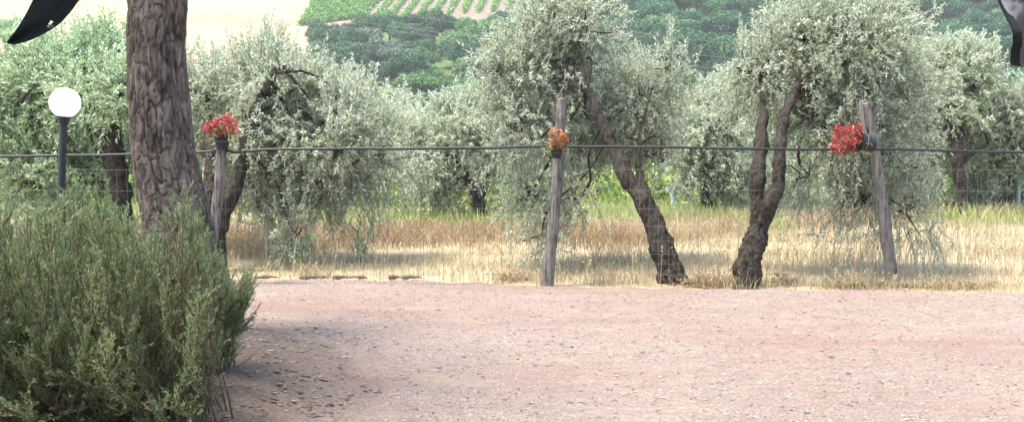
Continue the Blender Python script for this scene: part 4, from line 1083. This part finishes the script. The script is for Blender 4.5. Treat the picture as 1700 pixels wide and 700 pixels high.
# ------------------------------------------------------------------ hill vineyard rows
def vrow(a, b, label, group, w=0.55, h=1.3):
    n = 2300; t = rng.random(n)
    x = a[0] + (b[0] - a[0]) * t + rng.normal(size=n) * w * 0.45; y = a[1] + (b[1] - a[1]) * t + rng.normal(size=n) * w * 0.45
    lump = 0.75 + 0.35 * np.sin(t * 60 + a[0]) * np.sin(t * 23 + a[1])
    P = np.stack([x, y, hill_z(x, y) + rng.random(n) * h * lump + 0.1], -1)
    fo = MB(); leaves(fo, P, rng.normal(size=(n, 3)), rng.uniform(0.3, 0.5, n), 0.32, rng.random(n))
    o = fo.build('vine_row', M['hill_vine']); tag(o, label, 'vine row', group)
for k in range(12):
    x0 = -27 + k * 2.9
    vrow((x0, 219), (x0 + 4, 264), 'green vine row running up the hillside vineyard', 'vine rows running up the hillside vineyard')
for k in range(9):
    yv = 219 + k * 2.8
    vrow((-42 - 0.1 * k, yv), (-29.5 + k * 0.3, yv + 3), 'green vine row running across the slope, left of the other rows', 'vine rows running across the slope', 0.6, 1.4)

# ------------------------------------------------------------------ power lines
for k, (ya, yb) in enumerate([(48, 66), (72, 92), (92, 112), (100, 122)]):
    a = at(1010, ya, 70); b = at(1760, yb + 28, 55); t = np.linspace(0, 1, 30)[:, None]
    C = a * (1 - t) + b * t + np.array([0, 0, -0.5]) * np.sin(np.pi * t)
    a0 = C[0] + (C[0] - C[1]) * 24; b0_ = C[-1] + (C[-1] - C[-2]) * 24
    C = np.vstack([a0, C, b0_])
    mb = MB(); tubes(mb, C[None], np.full((1, len(C)), 0.010), 5)
    tag(mb.build('power_line', M['wire']), 'thin overhead wire in front of the right hand wood, %s of four' % ['topmost', 'second', 'third', 'lowest'][k], 'power line', 'overhead wires')

# ------------------------------------------------------------------ haze
HZ = 0.0005
bpy_me = bpy.data.meshes.new('haze')
x0, x1, y0, y1, z0, z1 = -207, 207, -30, 307, -13, 68
vs = [(x, y, z) for z in (z0, z1) for y in (y0, y1) for x in (x0, x1)]
bpy_me.from_pydata(vs, [], [(0, 2, 3, 1), (4, 5, 7, 6), (0, 1, 5, 4), (2, 6, 7, 3), (0, 4, 6, 2), (1, 3, 7, 5)])
m, nt, nodes, L = new_mat('haze_air')
pv = nodes.new('ShaderNodeVolumePrincipled'); pv.inputs['Density'].default_value = HZ; pv.inputs['Color'].default_value = (0.93, 0.98, 0.97, 1); pv.inputs['Anisotropy'].default_value = 0.2
o = nodes.new('ShaderNodeOutputMaterial'); L.new(pv.outputs[0], o.inputs['Volume'])
tag(link('haze', bpy_me, m), kind='stuff')

# ------------------------------------------------------------------ light
EL, AZ = 70.0, -112.0      # azimuth measured from +Y towards +X; sun stands left, a bit behind the camera
SUN_DIR = Vector((math.sin(R(AZ)) * math.cos(R(EL)), math.cos(R(AZ)) * math.cos(R(EL)), math.sin(R(EL))))
sun = bpy.data.lights.new('sun', 'SUN'); sun.energy = 2.35; sun.angle = R(10); sun.color = (1.0, 0.93, 0.81)
so = bpy.data.objects.new('sun', sun); COL.objects.link(so); so.rotation_euler = (-SUN_DIR).to_track_quat('-Z', 'Y').to_euler()
w = bpy.data.worlds.new('World'); SC.world = w; w.use_nodes = True
nt = w.node_tree; bg = nt.nodes['Background']; sk = nt.nodes.new('ShaderNodeTexSky'); sk.sky_type = 'NISHITA'; sk.sun_disc = False
sk.sun_elevation = R(EL); sk.sun_rotation = R(AZ); sk.air_density = 1.0; sk.dust_density = 3.0
nt.links.new(sk.outputs[0], bg.inputs[0]); bg.inputs[1].default_value = 0.15
SC.view_settings.view_transform = 'Standard'; SC.view_settings.look = 'None'; SC.view_settings.gamma = 1
SC.view_settings.exposure = 2.05
SC.render.engine = 'CYCLES'
